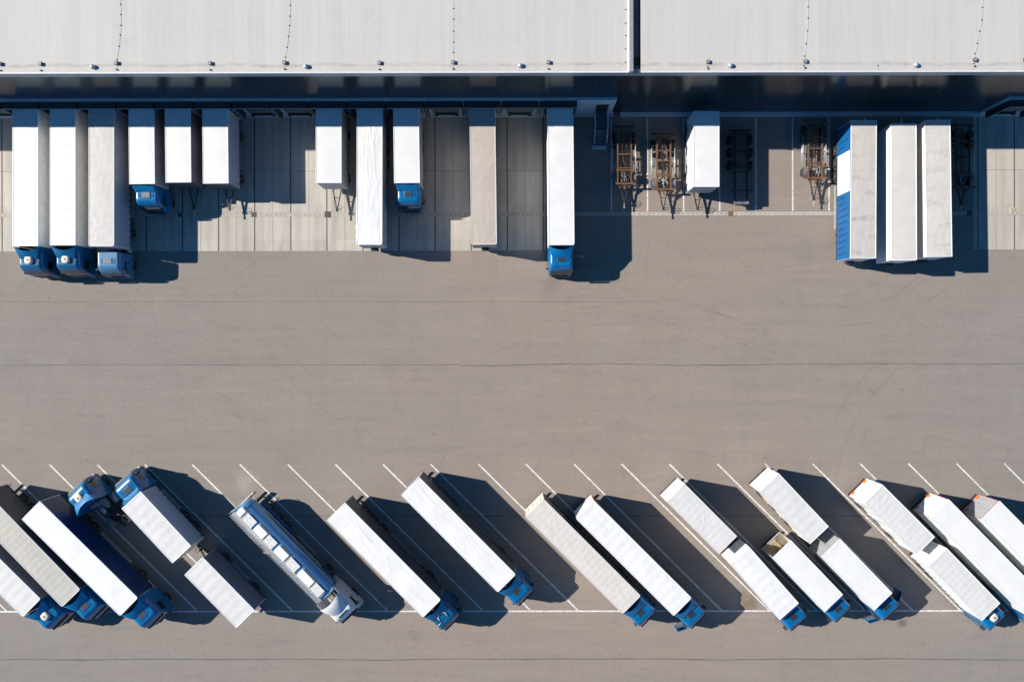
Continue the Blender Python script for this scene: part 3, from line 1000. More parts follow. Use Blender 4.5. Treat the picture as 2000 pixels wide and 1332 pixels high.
    if lamps:
        for s in (-1, 1):
            b = MB()
            b.box(s * 0.82 - 0.2, s * 0.82 + 0.2, -h - 0.09, -h - 0.02, z0 - 0.06, z0 + 0.24)
            obj('warning_board', b, M['orange'], t, (0, yc, 0), bevel=0.02)
    if reefer:
        b = MB()
        b.box(-0.98, 0.98, h - 0.035, h + 0.32, 2.25, 3.72)
        b.box(-0.7, 0.7, h + 0.321, h + 0.335, 2.5, 3.4, 1)
        obj('cooling_unit', b, [M['white'], M['dsteel']], t, (0, yc, 0), bevel=0.05)
    return ro

def underframe(t, y0, y1, z=0.95, xb=0.42):
    b = MB()
    for s in (-1, 1):
        b.box(s * xb - 0.05, s * xb + 0.05, y0, y1, z - 0.22, z + 0.02)
    y = y0 + 0.3
    while y < y1:
        b.box(-xb + 0.051, xb - 0.051, y - 0.04, y + 0.04, z - 0.2, z - 0.02)
        b.box(-1.15, -xb - 0.051, y - 0.03, y + 0.03, z - 0.06, z + 0.0)
        b.box(xb + 0.051, 1.15, y - 0.03, y + 0.03, z - 0.06, z + 0.0)
        y += 1.2
    return obj('underframe', b, M['dsteel'], t)

def guards(t, y0, y1):
    for s in (-1, 1):
        b = MB()
        for zz in (0.5, 0.82):
            b.box(min(s * 1.16, s * 1.2), max(s * 1.16, s * 1.2), y0, y1, zz - 0.06, zz + 0.06)
        for yy in (y0 + 0.3, (y0 + y1) / 2, y1 - 0.3):
            b.box(min(s * 1.1, s * 1.158), max(s * 1.1, s * 1.158), yy - 0.04, yy + 0.04, 0.44, 1.0)
        obj('side_guard', b, M['alu'], t)

def rear_bumper(t, y, z=0.55):
    b = MB()
    b.box(-1.18, 1.18, y, y + 0.1, z - 0.08, z + 0.08)
    for s in (-1, 1):
        b.box(s * 0.5 - 0.05, s * 0.5 + 0.05, y + 0.02, y + 0.12, z + 0.081, 0.98)
    o = obj('rear_bumper', b, M['dsteel'], t, bevel=0.008)
    for s in (-1, 1):
        b = MB()
        b.box(s * 0.95 - 0.19, s * 0.95 + 0.19, y - 0.03, y - 0.002, z - 0.06, z + 0.07)
        obj('tail_lamp', b, M['redlens'], o, bevel=0.006)
    return o

def pose(rear, front, z):
    a, b = at(*rear, z), at(*front, z)
    d = b - a
    L = math.hypot(d.x, d.y)
    rz = math.atan2(-d.x, d.y)
    c = (a + b) / 2
    return (c.x, c.y, 0), rz, L

def ahead(loc, rz, dy, dx=0.0):
    return (loc[0] - math.sin(rz) * dy + math.cos(rz) * dx, loc[1] + math.cos(rz) * dy + math.sin(rz) * dx, 0)

SEED = [10]
def semi(p_rear, p_front, label, z1=4.0, **kw):
    loc, rz, L = pose(p_rear, p_front, z1)
    t = thing('semi_trailer', label, 'semi-trailer', loc, rz, 'semi-trailers in the yard')
    SEED[0] += 1
    body(t, L, z1=z1, seed=SEED[0], **kw)
    h = L / 2
    underframe(t, -h + 0.1, h - 0.4)
    for y in (-h + 2.0, -h + 3.31, -h + 4.62):
        axle_pair(t, y, 0.5, 0.38, 1.03)
    guards(t, -h + 5.6, h - 3.4)
    rear_bumper(t, -h + 0.05)
    for s in (-1, 1):
        b = MB()
        b.box(s * 0.75 - 0.06, s * 0.75 + 0.06, h - 2.9, h - 2.78, 0.16, 0.92)
        b.box(s * 0.75 - 0.14, s * 0.75 + 0.14, h - 2.98, h - 2.7, 0.03 if 'parked' in label or 'without' in label else 0.12, 0.158)
        obj('landing_leg', b, M['dsteel'], t)
    return t, loc, rz, L

def drawbar(t, y0, dl, z=0.78, mat='dsteel', hose=True):
    b = MB()
    tip = (0, y0 + dl * 0.78, z)
    for s in (-1, 1):
        b.bar((s * 0.52, y0 - 0.5, z), tip, 0.085, 0.12)
    b.bar((-0.3, y0 + dl * 0.30, z), (0.3, y0 + dl * 0.30, z), 0.06, 0.08)
    b.box(-0.11, 0.11, tip[1] - 0.16, tip[1] + 0.05, z - 0.08, z + 0.10)
    b.bar((0, tip[1], z), (0, y0 + dl - 0.06, z), 0.07, 0.09, 1)
    b.cyl((0, y0 + dl - 0.04, z - 0.04), (0, y0 + dl - 0.04, z + 0.04), 0.085, 12, 1)
    d = obj('drawbar', b, [M[mat], M['alu']], t)
    if hose:
        b = MB()
        for k, rad in enumerate((0.2, 0.26)):
            pts = []
            for i in range(17):
                a = 2 * PI * i / 16 * 0.9
                pts.append((-0.12 - rad * 0.7 + rad * math.cos(a), tip[1] - 0.1 - 0.25 * k + rad * 0.8 * math.sin(a), z + 0.12 + 0.02 * math.sin(3 * a)))
            b.tube(pts, 0.018, 6)
        b.tube([(0.05, tip[1] - 0.1, z + 0.1), (0.25, tip[1] - 0.5, z + 0.05), (0.32, y0 + 0.1, z + 0.12), (0.2, y0 - 0.3, z + 0.1)], 0.018, 6)
        obj('air_hose', b, M['strap'], d)
    return d

def trailer(p_rear, p_front, label, z1=4.0, dl=2.6, **kw):
    loc, rz, L = pose(p_rear, p_front, z1)
    t = thing('box_trailer', label, 'trailer', loc, rz, 'short drawbar trailers in the yard')
    SEED[0] += 1
    body(t, L, z1=z1, seed=SEED[0], **kw)
    h = L / 2
    underframe(t, -h + 0.1, h - 0.15, xb=0.48)
    for y in (-h + 1.6, h - 1.3):
        axle_pair(t, y, 0.45, 0.5, 0.95)
    guards(t, -h + 2.6, h - 2.2)
    rear_bumper(t, -h + 0.05)
    drawbar(t, h - 0.05, dl)
    return t, loc, rz, L

# ---- cabs
def cab_profile(hgt, y0, yf):
    """levels: z, front y, half width"""
    return [(0.42, yf - 0.08, 1.17), (0.50, yf, 1.205), (1.0, yf, 1.225), (1.85, yf - 0.05, 1.23), (hgt - 0.78, yf - 0.30, 1.195), (hgt - 0.38, yf - 0.47, 1.15), (hgt - 0.14, yf - 0.66, 1.08), (hgt - 0.03, yf - 0.84, 0.99), (hgt, yf - 1.0, 0.90)]

def cab_ring(z, yf, hw, y0, r=0.26, n=6, inset=0.0):
    pts = []
    hw -= inset
    r = min(r, hw * 0.5)
    for cx, cy, a0, rr in ((hw - r, yf - r, 0, r), (-hw + r, yf - r, 90, r), (-hw + 0.06, y0 + 0.06 + inset, 180, 0.06), (hw - 0.06, y0 + 0.06 + inset, 270, 0.06)):
        for i in range(n + 1):
            a = R(a0 + 90 * i / n)
            pts.append((cx + rr * math.cos(a), cy + rr * math.sin(a), z))
    return pts

def lerp_prof(prof, z):
    for a, b in zip(prof, prof[1:]):
        if a[0] <= z <= b[0]:
            k = (z - a[0]) / (b[0] - a[0])
            return a[1] + (b[1] - a[1]) * k, a[2] + (b[2] - a[2]) * k
    return prof[-1][1], prof[-1][2]

def front_y(prof, x, z, r=0.26):
    yf, hw = lerp_prof(prof, z)
    ax = abs(x)
    if ax <= hw - r:
        return yf
    dx = min(ax - (hw - r), r)
    return yf - r + math.sqrt(max(0, r * r - dx * dx))

def cab(t, y0, hgt, length, paint='blue', hatch='dark', deflect='scoop', open_doors=(), dirty=False, mirror_out=1.0):
    """y0 = back wall; parts of one truck cab"""
    yf = y0 + length
    prof = cab_profile(hgt, y0, yf)
    key = (y0, hgt, length, paint)
    def shell():
        b = MB()
        rings = []
        for i, (z, y, hw) in enumerate(prof):
            top = max(0.0, (i - 6) * 0.03)
            rings.append(cab_ring(z, y, hw, y0, inset=0 if i < 7 else top * 0.4))
        b.loft(rings)
        # roof pressing
        ym, yb = prof[-1][1] - 0.12, y0 + 0.55
        b.box(-0.72, 0.72, yb, ym, hgt - 0.01, hgt + 0.028)
        for k in range(3):
            for s in (-1, 1):
                xx = s * (0.42 + 0.11 * k)
                b.box(xx - 0.02, xx + 0.02, yb + 0.06, ym - 0.06, hgt + 0.0285, hgt + 0.045)
        # wheel arch lips
        for s in (-1, 1):
            b.box(min(s * 1.2, s * 1.25), max(s * 1.2, s * 1.25), yf - 2.0, yf - 0.75, 1.03, 1.12)
        return b
    cb = cached(('cab',) + key, 'cab', shell, M[paint], t, bevel=0)
    # windscreen
    zw0, zw1 = 1.9, hgt - 0.82
    def ws():
        b = MB()
        b.grid(lambda u, v: ((u - 0.5) * 2.14, front_y(prof, (u - 0.5) * 2.14, zw0 + (zw1 - zw0) * v) + 0.012, zw0 + (zw1 - zw0) * v), 22, 5)
        return b
    cached(('ws',) + key, 'windscreen', ws, M['glass'], cb)
    def vis():
        b = MB()
        zz = zw1 + 0.06
        pts0, pts1 = [], []
        n = 14
        for i in range(n + 1):
            x = (i / n - 0.5) * 2.1
            y = front_y(prof, x, zz)
            pts0.append((x, y + 0.01, zz + 0.10))
            pts1.append((x, y + 0.22, zz - 0.02))
        v = pts0 + pts1
        b.add(v, [(i, i + 1, n + 2 + i, n + 1 + i) for i in range(n)])
        b.add([(p[0], p[1], p[2] - 0.025) for p in v], [(i + 1, i, n + 1 + i, n + 2 + i) for i in range(n)])
        return b
    cached(('vis',) + key, 'sun_visor', vis, M['dsteel'], cb)
    def grille():
        b = MB()
        b.box(-0.86, 0.86, yf - 0.04, yf + 0.018, 0.95, 1.72)
        for i in range(5):
            b.box(-0.86, 0.86, yf + 0.0185, yf + 0.035, 1.0 + 0.14 * i, 1.05 + 0.14 * i, 1)
        return b
    cached(('gr',) + key, 'grille', grille, [M['dsteel'], M['iron']], cb)
    def bump_():
        b = MB()
        b.loft([cab_ring(0.3, yf - 0.02, 1.2, yf - 0.8, 0.3), cab_ring(0.38, yf + 0.06, 1.235, yf - 0.8, 0.3), cab_ring(0.78, yf + 0.06, 1.24, yf - 0.8, 0.3), cab_ring(0.82, yf + 0.03, 1.22, yf - 0.8, 0.3)])
        return b
    cached(('bu',) + key, 'bumper', bump_, M['mud'] if paint != 'white' else M['white'], cb)
    for s in (-1, 1):
        def hl_(s=s):
            b = MB()
            b.box(s * 0.9 - 0.2, s * 0.9 + 0.2, yf + 0.02, yf + 0.09, 0.52, 0.72)
            return b
        cached(('hl', s) + key, 'headlight', hl_, M['alu'], cb, bevel=0.02)
        op = s in open_doors
        def sw(s=s):
            b = MB()
            z0, z1 = 1.85, hgt - 0.9
            vs = []
            for (yy, zz) in ((yf - 1.45, z0), (yf - 0.42, z0), (yf - 0.62, z1), (yf - 1.45, z1)):
                vs.append((s * (lerp_prof(prof, zz)[1] + 0.012), yy, zz))
            b.add(vs, [(0, 1, 2, 3)])
            return b
        if not op:
            cached(('sw', s) + key, 'side_window', sw, M['glass'], cb)
        def dl(s=s):
            b = MB()
            for yy in (yf - 1.5, yf - 0.35):
                b.box(min(s * 1.222, s * 1.24), max(s * 1.222, s * 1.24), yy - 0.012, yy + 0.012, 0.95, hgt - 0.9)
            b.box(min(s * 1.225, s * 1.26), max(s * 1.225, s * 1.26), yf - 1.42, yf - 1.26, 1.5, 1.56)
            return b
        cached(('dl', s) + key, 'door_seam', dl, M['dsteel'], cb)
        def mir(s=s):
            b = MB()
            b.bar((s * 1.14, yf - 0.62, 2.42), (s * 1.34, yf - 0.60, 2.45), 0.06, 0.06)
            b.bar((s * 1.14, yf - 0.62, 1.98), (s * 1.34, yf - 0.60, 1.96), 0.06, 0.06)
            b.box(s * 1.36 - 0.10, s * 1.36 + 0.10, yf - 0.68, yf - 0.54, 1.9, 2.5)
            return b
        cached(('mir', s) + key, 'mirror', mir, M['dsteel'], cb, bevel=0.02)
        if op:
            # door swung open on its front hinge
            d = MB()
            d.box(-0.03, 0.03, -1.12, 0.0, 1.0, 1.88)
            fr = 0.06
            d.box(-0.028, 0.028, -1.12, -1.12 + fr, 1.881, hgt - 0.85)
            d.box(-0.028, 0.028, -fr - 0.1, -0.1, 1.881, hgt - 0.95)
            d.box(-0.028, 0.028, -1.12 + fr + 0.002, -fr - 0.102, hgt - 0.93, hgt - 0.85)
            dd = obj('open_door', d, M[paint], cb, (s * 1.26, yf - 0.36, 0), rz=s * R(62), bevel=0.01)
            d = MB()
            d.box(-0.008, 0.008, -1.05, -0.17, 1.885, hgt - 0.94)
            obj('door_window', d, M['glass'], dd)
            d = MB()
            d.box(min(-s * 0.034, -s * 0.075), max(-s * 0.034, -s * 0.075), -0.95, -0.2, 1.1, 1.7)
            obj('door_lining', d, M['mud'], dd, bevel=0.02)
            d = MB()
            d.box(min(s * 1.2, s * 1.245), max(s * 1.2, s * 1.245), yf - 1.48, yf - 0.4, 1.0, hgt - 0.86)
            obj('door_opening', d, M['rubber'], cb)
    # roof hatch and fittings
    ym = y0 + 0.55 + (prof[-1][1] - 0.12 - y0 - 0.55) * 0.52
    if hatch in ('dark', 'grey'):
        b = MB()
        b.box(-0.42, 0.42, ym - 0.31, ym + 0.31, hgt + 0.03, hgt + 0.075)
        b.box(-0.36, 0.36, ym - 0.25, ym + 0.25, hgt + 0.076, hgt + 0.086, 1)
        obj('roof_hatch', b, [M[paint], M['rubber'] if hatch == 'dark' else M['mud']], cb, bevel=0.01)
    elif hatch == 'dome':
        b = MB()
        prof2 = [(0.40, 0.0), (0.40, 0.13), (0.34, 0.21), (0.2, 0.25)]
        def sq(r, z):
            pts = []
            for i in range(24):
                a = 2 * PI * i / 24
                c, s_ = math.cos(a), math.sin(a)
                q = (abs(c) ** 3.2 + abs(s_) ** 3.2) ** (-1 / 3.2)
                pts.append((r * q * c, ym + r * q * s_, hgt + 0.03 + z))
            return pts
        b.loft([sq(r, z) for r, z in prof2])
        d = obj('air_conditioner', b, M['offwhite'], cb)
        b = MB()
        b.cyl((0, ym, hgt + 0.279), (0, ym, hgt + 0.30), 0.1, 14)
        b.cyl((0, ym, hgt + 0.30), (0, ym, hgt + 0.31), 0.045, 10)
        obj('vent_cap', b, M['brown'], d)
    elif hatch == 'rail':
        b = MB()
        zz = hgt + 0.11
        b.tube([(-0.42, ym + 0.3, zz), (-0.46, ym - 0.15, zz), (-0.34, ym - 0.3, zz), (0.3, ym - 0.3, zz), (0.42, ym - 0.2, zz), (0.42, ym + 0.12, zz)], 0.035, 8)
        b.tube([(0.5, ym + 0.32, zz), (0.95, ym + 0.32, zz - 0.08)], 0.025, 8)
        for x, y in ((-0.42, ym + 0.3), (-0.46, ym - 0.15), (0.42, ym - 0.2), (0.42, ym + 0.12)):
            b.cyl((x, y, hgt + 0.02), (x, y, zz), 0.02, 6)
        obj('roof_rail', b, M['white'], cb)
        b = MB()
        b.box(-0.26, 0.26, ym - 0.2, ym + 0.2, hgt + 0.03, hgt + 0.06)
        obj('roof_hatch', b, M['blue2'], cb, bevel=0.01)
    b = MB()
    for s in (-1, 1):
        b.cyl((s * 0.62, ym + 0.1, hgt + 0.045), (s * 0.62, ym + 0.1, hgt + 0.085), 0.03, 8)
    obj('marker_lamp', b, M['dsteel'], cb)
    # wind deflector
    dm = M[paint]
    if deflect == 'scoop':
        b = MB()
        top = 3.98
        y_r, y_f = y0 - 0.08, y0 + 0.80
        def fd(u, v):
            x = (u - 0.5) * 2 * (0.80 + 0.42 * v ** 0.7)
            bow = 0.42 * (2 * u - 1) ** 2
            yr = y_r - bow * 1.0 + 0.12
            yy = y_f + (yr - y_f) * v
            zz = hgt + 0.02 + (top - hgt - 0.02) * (v ** 0.75) - 0.10 * (2 * u - 1) ** 2 * v
            return (x if v < 1 else x, yy, zz)
        b.grid(fd, 20, 10)
        b.grid(lambda u, v: (fd(u, v)[0] * 0.985, fd(u, v)[1] - 0.025, fd(u, v)[2] - 0.03), 20, 10)
        for u in (0.0, 1.0):
            s = -1 if u == 0 else 1
            P = [fd(u, j / 10) for j in range(11)]
            Q = [(p[0] + s * 0.02, p[1], hgt - 0.30) for p in P]
            b.add(P + Q, [(j, j + 1, 12 + j, 11 + j) for j in range(10)])
        obj('wind_deflector', b, dm, cb)
        for s in (-1, 1):
            b = MB()
            def ff(u, v, s=s):
                zz = 0.9 + (3.2 - 0.9) * v
                return (s * (1.225 - 0.05 * v), y0 + 0.02 - 0.46 * u, zz)
            b.grid(ff, 4, 6)
            b.grid(lambda u, v: (ff(u, v)[0] - s * 0.03, ff(u, v)[1], ff(u, v)[2]), 4, 6)
            obj('side_fairing', b, dm, cb)
    elif deflect == 'low':
        b = MB()
        top = hgt + 0.52
        def fd(u, v):
            x = (u - 0.5) * 2 * (1.0 + 0.10 * v)
            return (x, y0 + 0.52 - 0.50 * v, hgt + 0.0 + (top - hgt) * v ** 0.8)
        b.grid(fd, 12, 8)
        b.grid(lambda u, v: (fd(u, v)[0], fd(u, v)[1] - 0.02, fd(u, v)[2] - 0.04), 12, 8)
        for u in (0.0, 1.0):
            P = [fd(u, j / 8) for j in range(9)]
            Q = [(p[0], p[1], hgt - 0.05) for p in P]
            b.add(P + Q, [(j, j + 1, 10 + j, 9 + j) for j in range(8)])
        obj('wind_deflector', b, dm, cb)
    elif deflect == 'dome':
        b = MB()
        top = 3.9
        def fd(u, v):
            x = (u - 0.5) * 2 * (0.80 + 0.36 * v)
            k = (2 * u - 1) ** 2
            return (x, y0 + 1.35 - 0.25 * k * (1 - v) - (1.5 + 0.25 * k) * v, hgt - 0.03 + (top - hgt) * math.sin(v * PI / 2) - 0.22 * k * k * v)
        b.grid(fd, 18, 12)
        for u in (0.0, 1.0):
            P = [fd(u, j / 12) for j in range(13)]
            Q = [(p[0] * 1.02, p[1], hgt - 0.35) for p in P]
            b.add(P + Q, [(j, j + 1, 14 + j, 13 + j) for j in range(12)])
        obj('wind_deflector', b, dm, cb)
        b = MB()
        b.box(-0.55, 0.55, y0 + 1.38, y0 + 1.5, hgt + 0.0, hgt + 0.06)
        obj('roof_lamp_bar', b, M['glass'], cb, bevel=0.02)
        for s in (-1, 1):
            b = MB()
            b.box(min(s * 1.19, s * 1.225), max(s * 1.19, s * 1.225), y0 - 0.95, y0 + 0.02, 0.7, 3.3)
            obj('side_fairing', b, dm, cb, bevel=0.01)
    elif deflect == 'none':
        pass
    return cb

def tractor(loc, rz, label, hgt=3.42, paint='blue', hatch='dark', deflect='scoop', bare=False, length=2.3, gap=0.42, open_doors=()):
    """origin on the ground below the front wall of the trailer it pulls"""
    t = thing('truck_tractor', label, 'truck tractor', loc, rz, 'blue truck tractors')
    cab(t, gap, hgt, length, paint, hatch, deflect, open_doors)
    b = MB()
    for s in (-1, 1):
        b.box(s * 0.42 - 0.045, s * 0.42 + 0.045, -3.3, gap + length - 0.3, 0.72, 0.95)
    for y in (-3.2, -2.4, -1.4, -0.5, 0.2):
        b.box(-0.374, 0.374, y - 0.05, y + 0.05, 0.74, 0.93)
    obj('frame', b, M['dsteel'], t)
    b = MB()
    pts = [(0.45 * math.cos(2 * PI * i / 20), -1.75 + 0.45 * math.sin(2 * PI * i / 20)) for i in range(20) if not (14 <= i <= 16)]
    b.prism(pts, 0.98, 1.08)
    obj('fifth_wheel', b, M['dsteel'], t, bevel=0.01)
    axle_pair(t, gap + length - 1.35, 0.5, 0.33, 1.05)
    axle_pair(t, -1.9, 0.5, 0.3, 1.06, True)
    for s in (-1, 1):
        b = MB()
        b.cyl((s * 0.86, -0.95, 0.72), (s * 0.86, 0.25, 0.72), 0.3, 16)
        obj('fuel_tank', b, M['alu'], t)
        b = MB()
        n = 10
        for k, (xa, xb) in enumerate(((0.72, 1.22),)):
            P = []
            for i in range(n + 1):
                a = R(20 + 140 * i / n)
                P.append((-1.9 + 0.62 * math.cos(a), 0.5 + 0.62 * math.sin(a)))
            v = [(s * xa, y, z) for y, z in P] + [(s * xb, y, z) for y, z in P]
            b.add(v, [(i, i + 1, n + 2 + i, n + 1 + i) for i in range(n)], 0, True)
        obj('mudguard', b, M['mud'], t)
    if bare:
        b = MB()
        b.box(-0.36, 0.36, -0.55, 0.3, 0.97, 1.02)
        b.box(-0.7, -0.45, 0.05, 0.28, 0.98, 2.3)
        obj('catwalk', b, M['alu'], t)
        b = MB()
        for k in range(3):
            pts = [(-0.3 + 0.3 * k, 0.3, 1.9), (-0.3 + 0.3 * k, -0.1, 1.25 + 0.1 * k), (-0.2 + 0.2 * k, -0.5, 1.15), (-0.1 + 0.1 * k, -0.8, 1.05)]
            b.tube(pts, 0.03, 6)
        obj('air_hose', b, M['white'], t)
    return t

def rigid(p_rear, p_front, label, z1=4.0, hgt=3.28, hatch='dark', deflect='low', paint='blue', open_doors=(), length=2.15, **kw):
    loc, rz, L = pose(p_rear, p_front, z1)
    t = thing('box_truck', label, 'truck', loc, rz, 'rigid box trucks with blue cabs')
    SEED[0] += 1
    body(t, L, z1=z1, seed=SEED[0], **kw)
    h = L / 2
    cab(t, h + 0.12, hgt, length, paint, hatch, deflect, open_doors)
    underframe(t, -h + 0.1, h + 1.6, xb=0.42)
    axle_pair(t, h + 0.12 + length - 1.2, 0.48, 0.33, 1.05)
    for y in (-h + 1.7, -h + 3.0):
        axle_pair(t, y, 0.48, 0.3, 1.06, True)
    guards(t, -h + 3.8, h - 0.6)
    rear_bumper(t, -h + 0.05)
    return t, loc, rz, L

# ------------------------------------------------------------ top row, docked, cab towards the camera's lower edge
def dock_semi(p_rear, p_front, lab_t, lab_c, cabkw=None, **kw):
    t, loc, rz, L = semi(p_rear, p_front, lab_t, **kw)
    if lab_c:
        tractor(ahead(loc, rz, L / 2), rz, lab_c, **(cabkw or {}))
    return t

dock_semi((49.5, 212), (49.5, 481), 'smooth white semi-trailer at the leftmost dock, white side wall',
          'blue tractor with cream roof unit in front of the leftmost docked trailer',
          dict(hatch='dome', paint='blue2'), roof='r_seam', kind='flat', side='whiteside', round_front=False, rim='whiteside', reefer=False)
dock_semi((122.5, 212), (122.5, 479.5), 'smooth white semi-trailer second from the left along the docks',
          'blue tractor with cream roof unit, second from the left at the docks',
          dict(hatch='dome', paint='blue2'), roof='r_seam', kind='flat', side='whiteside', rim='whiteside')
dock_semi((198, 213), (198, 481.5), 'beige ribbed semi-trailer with grey curtain, third from left at docks',
          'pale blue flat roofed tractor with grey hatch under the beige ribbed trailer',
          dict(hatch='grey', paint='paleblue', deflect='none', hgt=2.95), roof='r_beige', kind='hoops', side='steelblue', side_l='creamside', straps=0.62, round_front=True, rim='creamside')
dock_semi((722, 209), (721.5, 478.5), 'wrinkled white semi-trailer without tractor parked at a middle dock', None,
          conn=True, roof='r_wrink', kind='wrinkled', side='greyside', front='steelblue', straps=0.62, round_front=True, rim='white')
dock_semi((942, 209), (945.5, 478), 'tan ribbed semi-trailer without tractor parked at the docks', None,
          conn=True, roof='r_tan', kind='hoops', side='creamside', front='greyside', straps=0.62, round_front=True, rim='creamside')
dock_semi((1094.5, 208), (1097, 479), 'plain white semi-trailer docked beside the metal staircase',
          'bright blue tractor pulling the white trailer beside the staircase',
          dict(hatch='dark'), roof='r_white', kind='flat', side='whiteside', round_front=True, rim='white')
for px, o_w in ((729.5, 0.62), (946.5, 0.55)):
    pass
dock_semi((1687.5, 235.5), (1686, 505), 'semi-trailer with stained grey roof and bright blue side with white panel', None,
          conn=True, roof='r_dirty', kind='ribbed', side='sideblue', front='whiteside', rear='greydoor', panel=(-3.9, 0.1, 'white'), straps=0.0, rim='white', round_front=False)
dock_semi((1765, 242), (1766, 509), 'cream roofed semi-trailer parked between the blue sided one and another', None,
          conn=True, roof='r_cream', kind='flat', side='whiteside', rear='greydoor', rim='whiteside', round_front=True)
dock_semi((1831, 235), (1835, 502), 'grimy white semi-trailer, rightmost of three parked side by side', None,
          conn=True, roof='r_grimy', kind='ribbed', side='creamside', rear='greydoor', straps=0.0, rim='white', round_front=False)

rigid((276, 213), (277.5, 360), 'blue cabbed box truck docked right of the beige ribbed trailer', hatch='grey',
      roof='r_white', kind='flat', side='greyside', straps=0.62, rim='white')
trailer((347, 213), (348.5, 357), 'white box trailer docked between a blue cabbed truck and another trailer',
        roof='r_white', kind='flat', side='plumside', front='darkside', rim='white')
trailer((420, 214), (421.5, 359), 'white box trailer with slate blue curtain beside empty docks', dl=2.55,
        roof='r_white', kind='flat', side='steelblue', straps=0.62, front='darkside', rim='white')
trailer((642, 211), (642, 358), 'white box trailer docked alone, its drawbar on sunlit concrete', dl=2.75,
        roof='r_white', kind='flat', side='greyside', straps=0.62, front='greyside', rim='white')
rigid((793, 211), (795, 358), 'blue cabbed box truck docked alone right of the wrinkled trailer',
      roof='r_white', kind='flat', side='greyside', rim='white')
trailer((1380, 217.5), (1380, 365.5), 'white tarpaulin trailer parked among the rusty container chassis', dl=2.1,
        roof='r_white', kind='flat', side='creamside', straps=0.62, front='greyside', rear='greydoor', rim='white', slack=True)

# ------------------------------------------------------------ bottom row, angled
def row_semi(p_rear, p_front, lab_t, lab_c, cabkw=None, **kw):
    return dock_semi(p_rear, p_front, lab_t, lab_c, cabkw, **kw)
row_semi((-129, 999), (62, 1187), 'ribbed white semi-trailer in the bottom left corner',
         'blue tractor with cream roof unit, leftmost of the bottom row', dict(length=2.5, hatch='dome'),
         roof='r_ribbed', kind='ribbed', side='greyside', straps=0.62, round_front=True, rim='white')
row_semi((-48, 975), (139, 1168), 'yellowed creased semi-trailer, second from left in the bottom row',
         'blue tractor ahead of the yellowed creased semi-trailer', dict(length=2.5, hatch='dark'),
         roof='r_olive', kind='hoops', side='darkside', rear='greydoor', straps=0.62, round_front=True, rim='creamside')
row_semi((60, 996), (252, 1185), 'bright white semi-trailer with navy blue sides in the bottom row',
         'blue tractor ahead of the navy sided white semi-trailer', dict(length=2.5, hatch='dark'),
         roof='r_white', kind='flat', side='navy', rim='white', round_front=True)
# lone tractor nose up-left, with no trailer on it
P = at(150, 966, 3.4)
rzA = math.atan2(-(-0.72), 0.69)
hd = Vector((-math.sin(rzA), math.cos(rzA), 0))
P = P - hd * 1.72
tractor((P.x, P.y, 0), rzA, 'blue tractor without trailer, glossy cab with cream roof unit facing the yard', hatch='dome', bare=True)
rigid((355, 1082.5), (256, 976), 'blue truck facing the yard with pale ribbed roof and slate curtain', hgt=3.3, deflect='low', length=2.45,
      roof='r_ribbed', kind='ribbed', side='steelblue', rear='cream', straps=0.62, rim='white')
trailer((479.5, 1208.5), (378, 1105), 'ribbed box trailer behind the blue truck that faces the yard', dl=2.0,
        roof='r_ribbed', kind='ribbed', side='plumside', front='creamside', rear='cream', rim='white')
row_semi((656, 998.5), (843.6, 1188.3), 'white semi-trailer right of the tanker with charcoal curtain',
         'dark blue tractor with a white rail on its roof', dict(length=2.5, hatch='rail', paint='blue2'),
         roof='r_wrink', kind='wrinkled', side='darkside', rear='greydoor', straps=0.62, round_front=True, rim='white')
row_semi((801, 949), (990, 1139), 'creased white semi-trailer standing furthest back in the bottom row',
         'blue tractor ahead of the creased white semi-trailer', dict(length=2.5, hatch='dark'),
         roof='r_wrink', kind='wrinkled', side='darkside', rear='greydoor', straps=0.62, round_front=True, rim='white')
row_semi((1044.5, 992), (1234, 1181), 'stone coloured semi-trailer close beside a bright white one',
         'blue tractor ahead of the stone coloured semi-trailer', dict(length=2.5, hatch='dark'),
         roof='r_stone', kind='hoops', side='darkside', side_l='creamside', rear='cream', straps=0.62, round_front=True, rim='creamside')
row_semi((1143.5, 996), (1333.5, 1185), 'bright white semi-trailer right of the stone coloured one',
         'blue tractor with its left door swung open beside the stone trailer tractor', dict(length=2.5, hatch='dark', open_doors=(1,)),
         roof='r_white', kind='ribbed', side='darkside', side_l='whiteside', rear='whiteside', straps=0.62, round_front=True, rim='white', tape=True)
trailer((1320, 962.5), (1422, 1064.5), 'creased off-white trailer whose truck in front has a white rear door', dl=2.2,
        roof='r_ribbed', kind='hoops', side='creamside', rear='whiteside', rim='cream')
rigid((1445.5, 1085), (1541.5, 1194), 'blue cabbed truck hitched to the creased off-white trailer', rim='white', length=2.45,
      roof='r_white', kind='ribbed', side='whiteside', rear='whiteside')
trailer((1503, 941.5), (1600.5, 1045), 'ribbed white trailer hitched behind the truck with open cab doors', dl=2.0,
        roof='r_ribbed', kind='ribbed', side='creamside', rear='whiteside', straps=0.62, rim='white', slack=True)
t14, l14, r14, L14 = rigid((1527, 1072), (1628.5, 1178), 'blue cabbed truck with its load space open at the rear',
      roof='r_white', kind='flat', side='whiteside', rear='greydoor', open_rear=True, rim='white', length=2.45)
rigid((1623, 1069.5), (1725, 1175), 'blue cabbed truck with both cab doors swung open', open_doors=(-1, 1),
      roof='r_white', kind='flat', side='whiteside', rear='greydoor', rim='white', hatch='dark', deflect='none', hgt=3.2, length=2.45)
trailer((1706, 964), (1808.5, 1066), 'white trailer with orange rear markers and loose curtain', dl=2.2, lamps=True,
        roof='r_ribbed', kind='hoops', side='whiteside', rear='whiteside', straps=0.62, rim='white', slack=True)
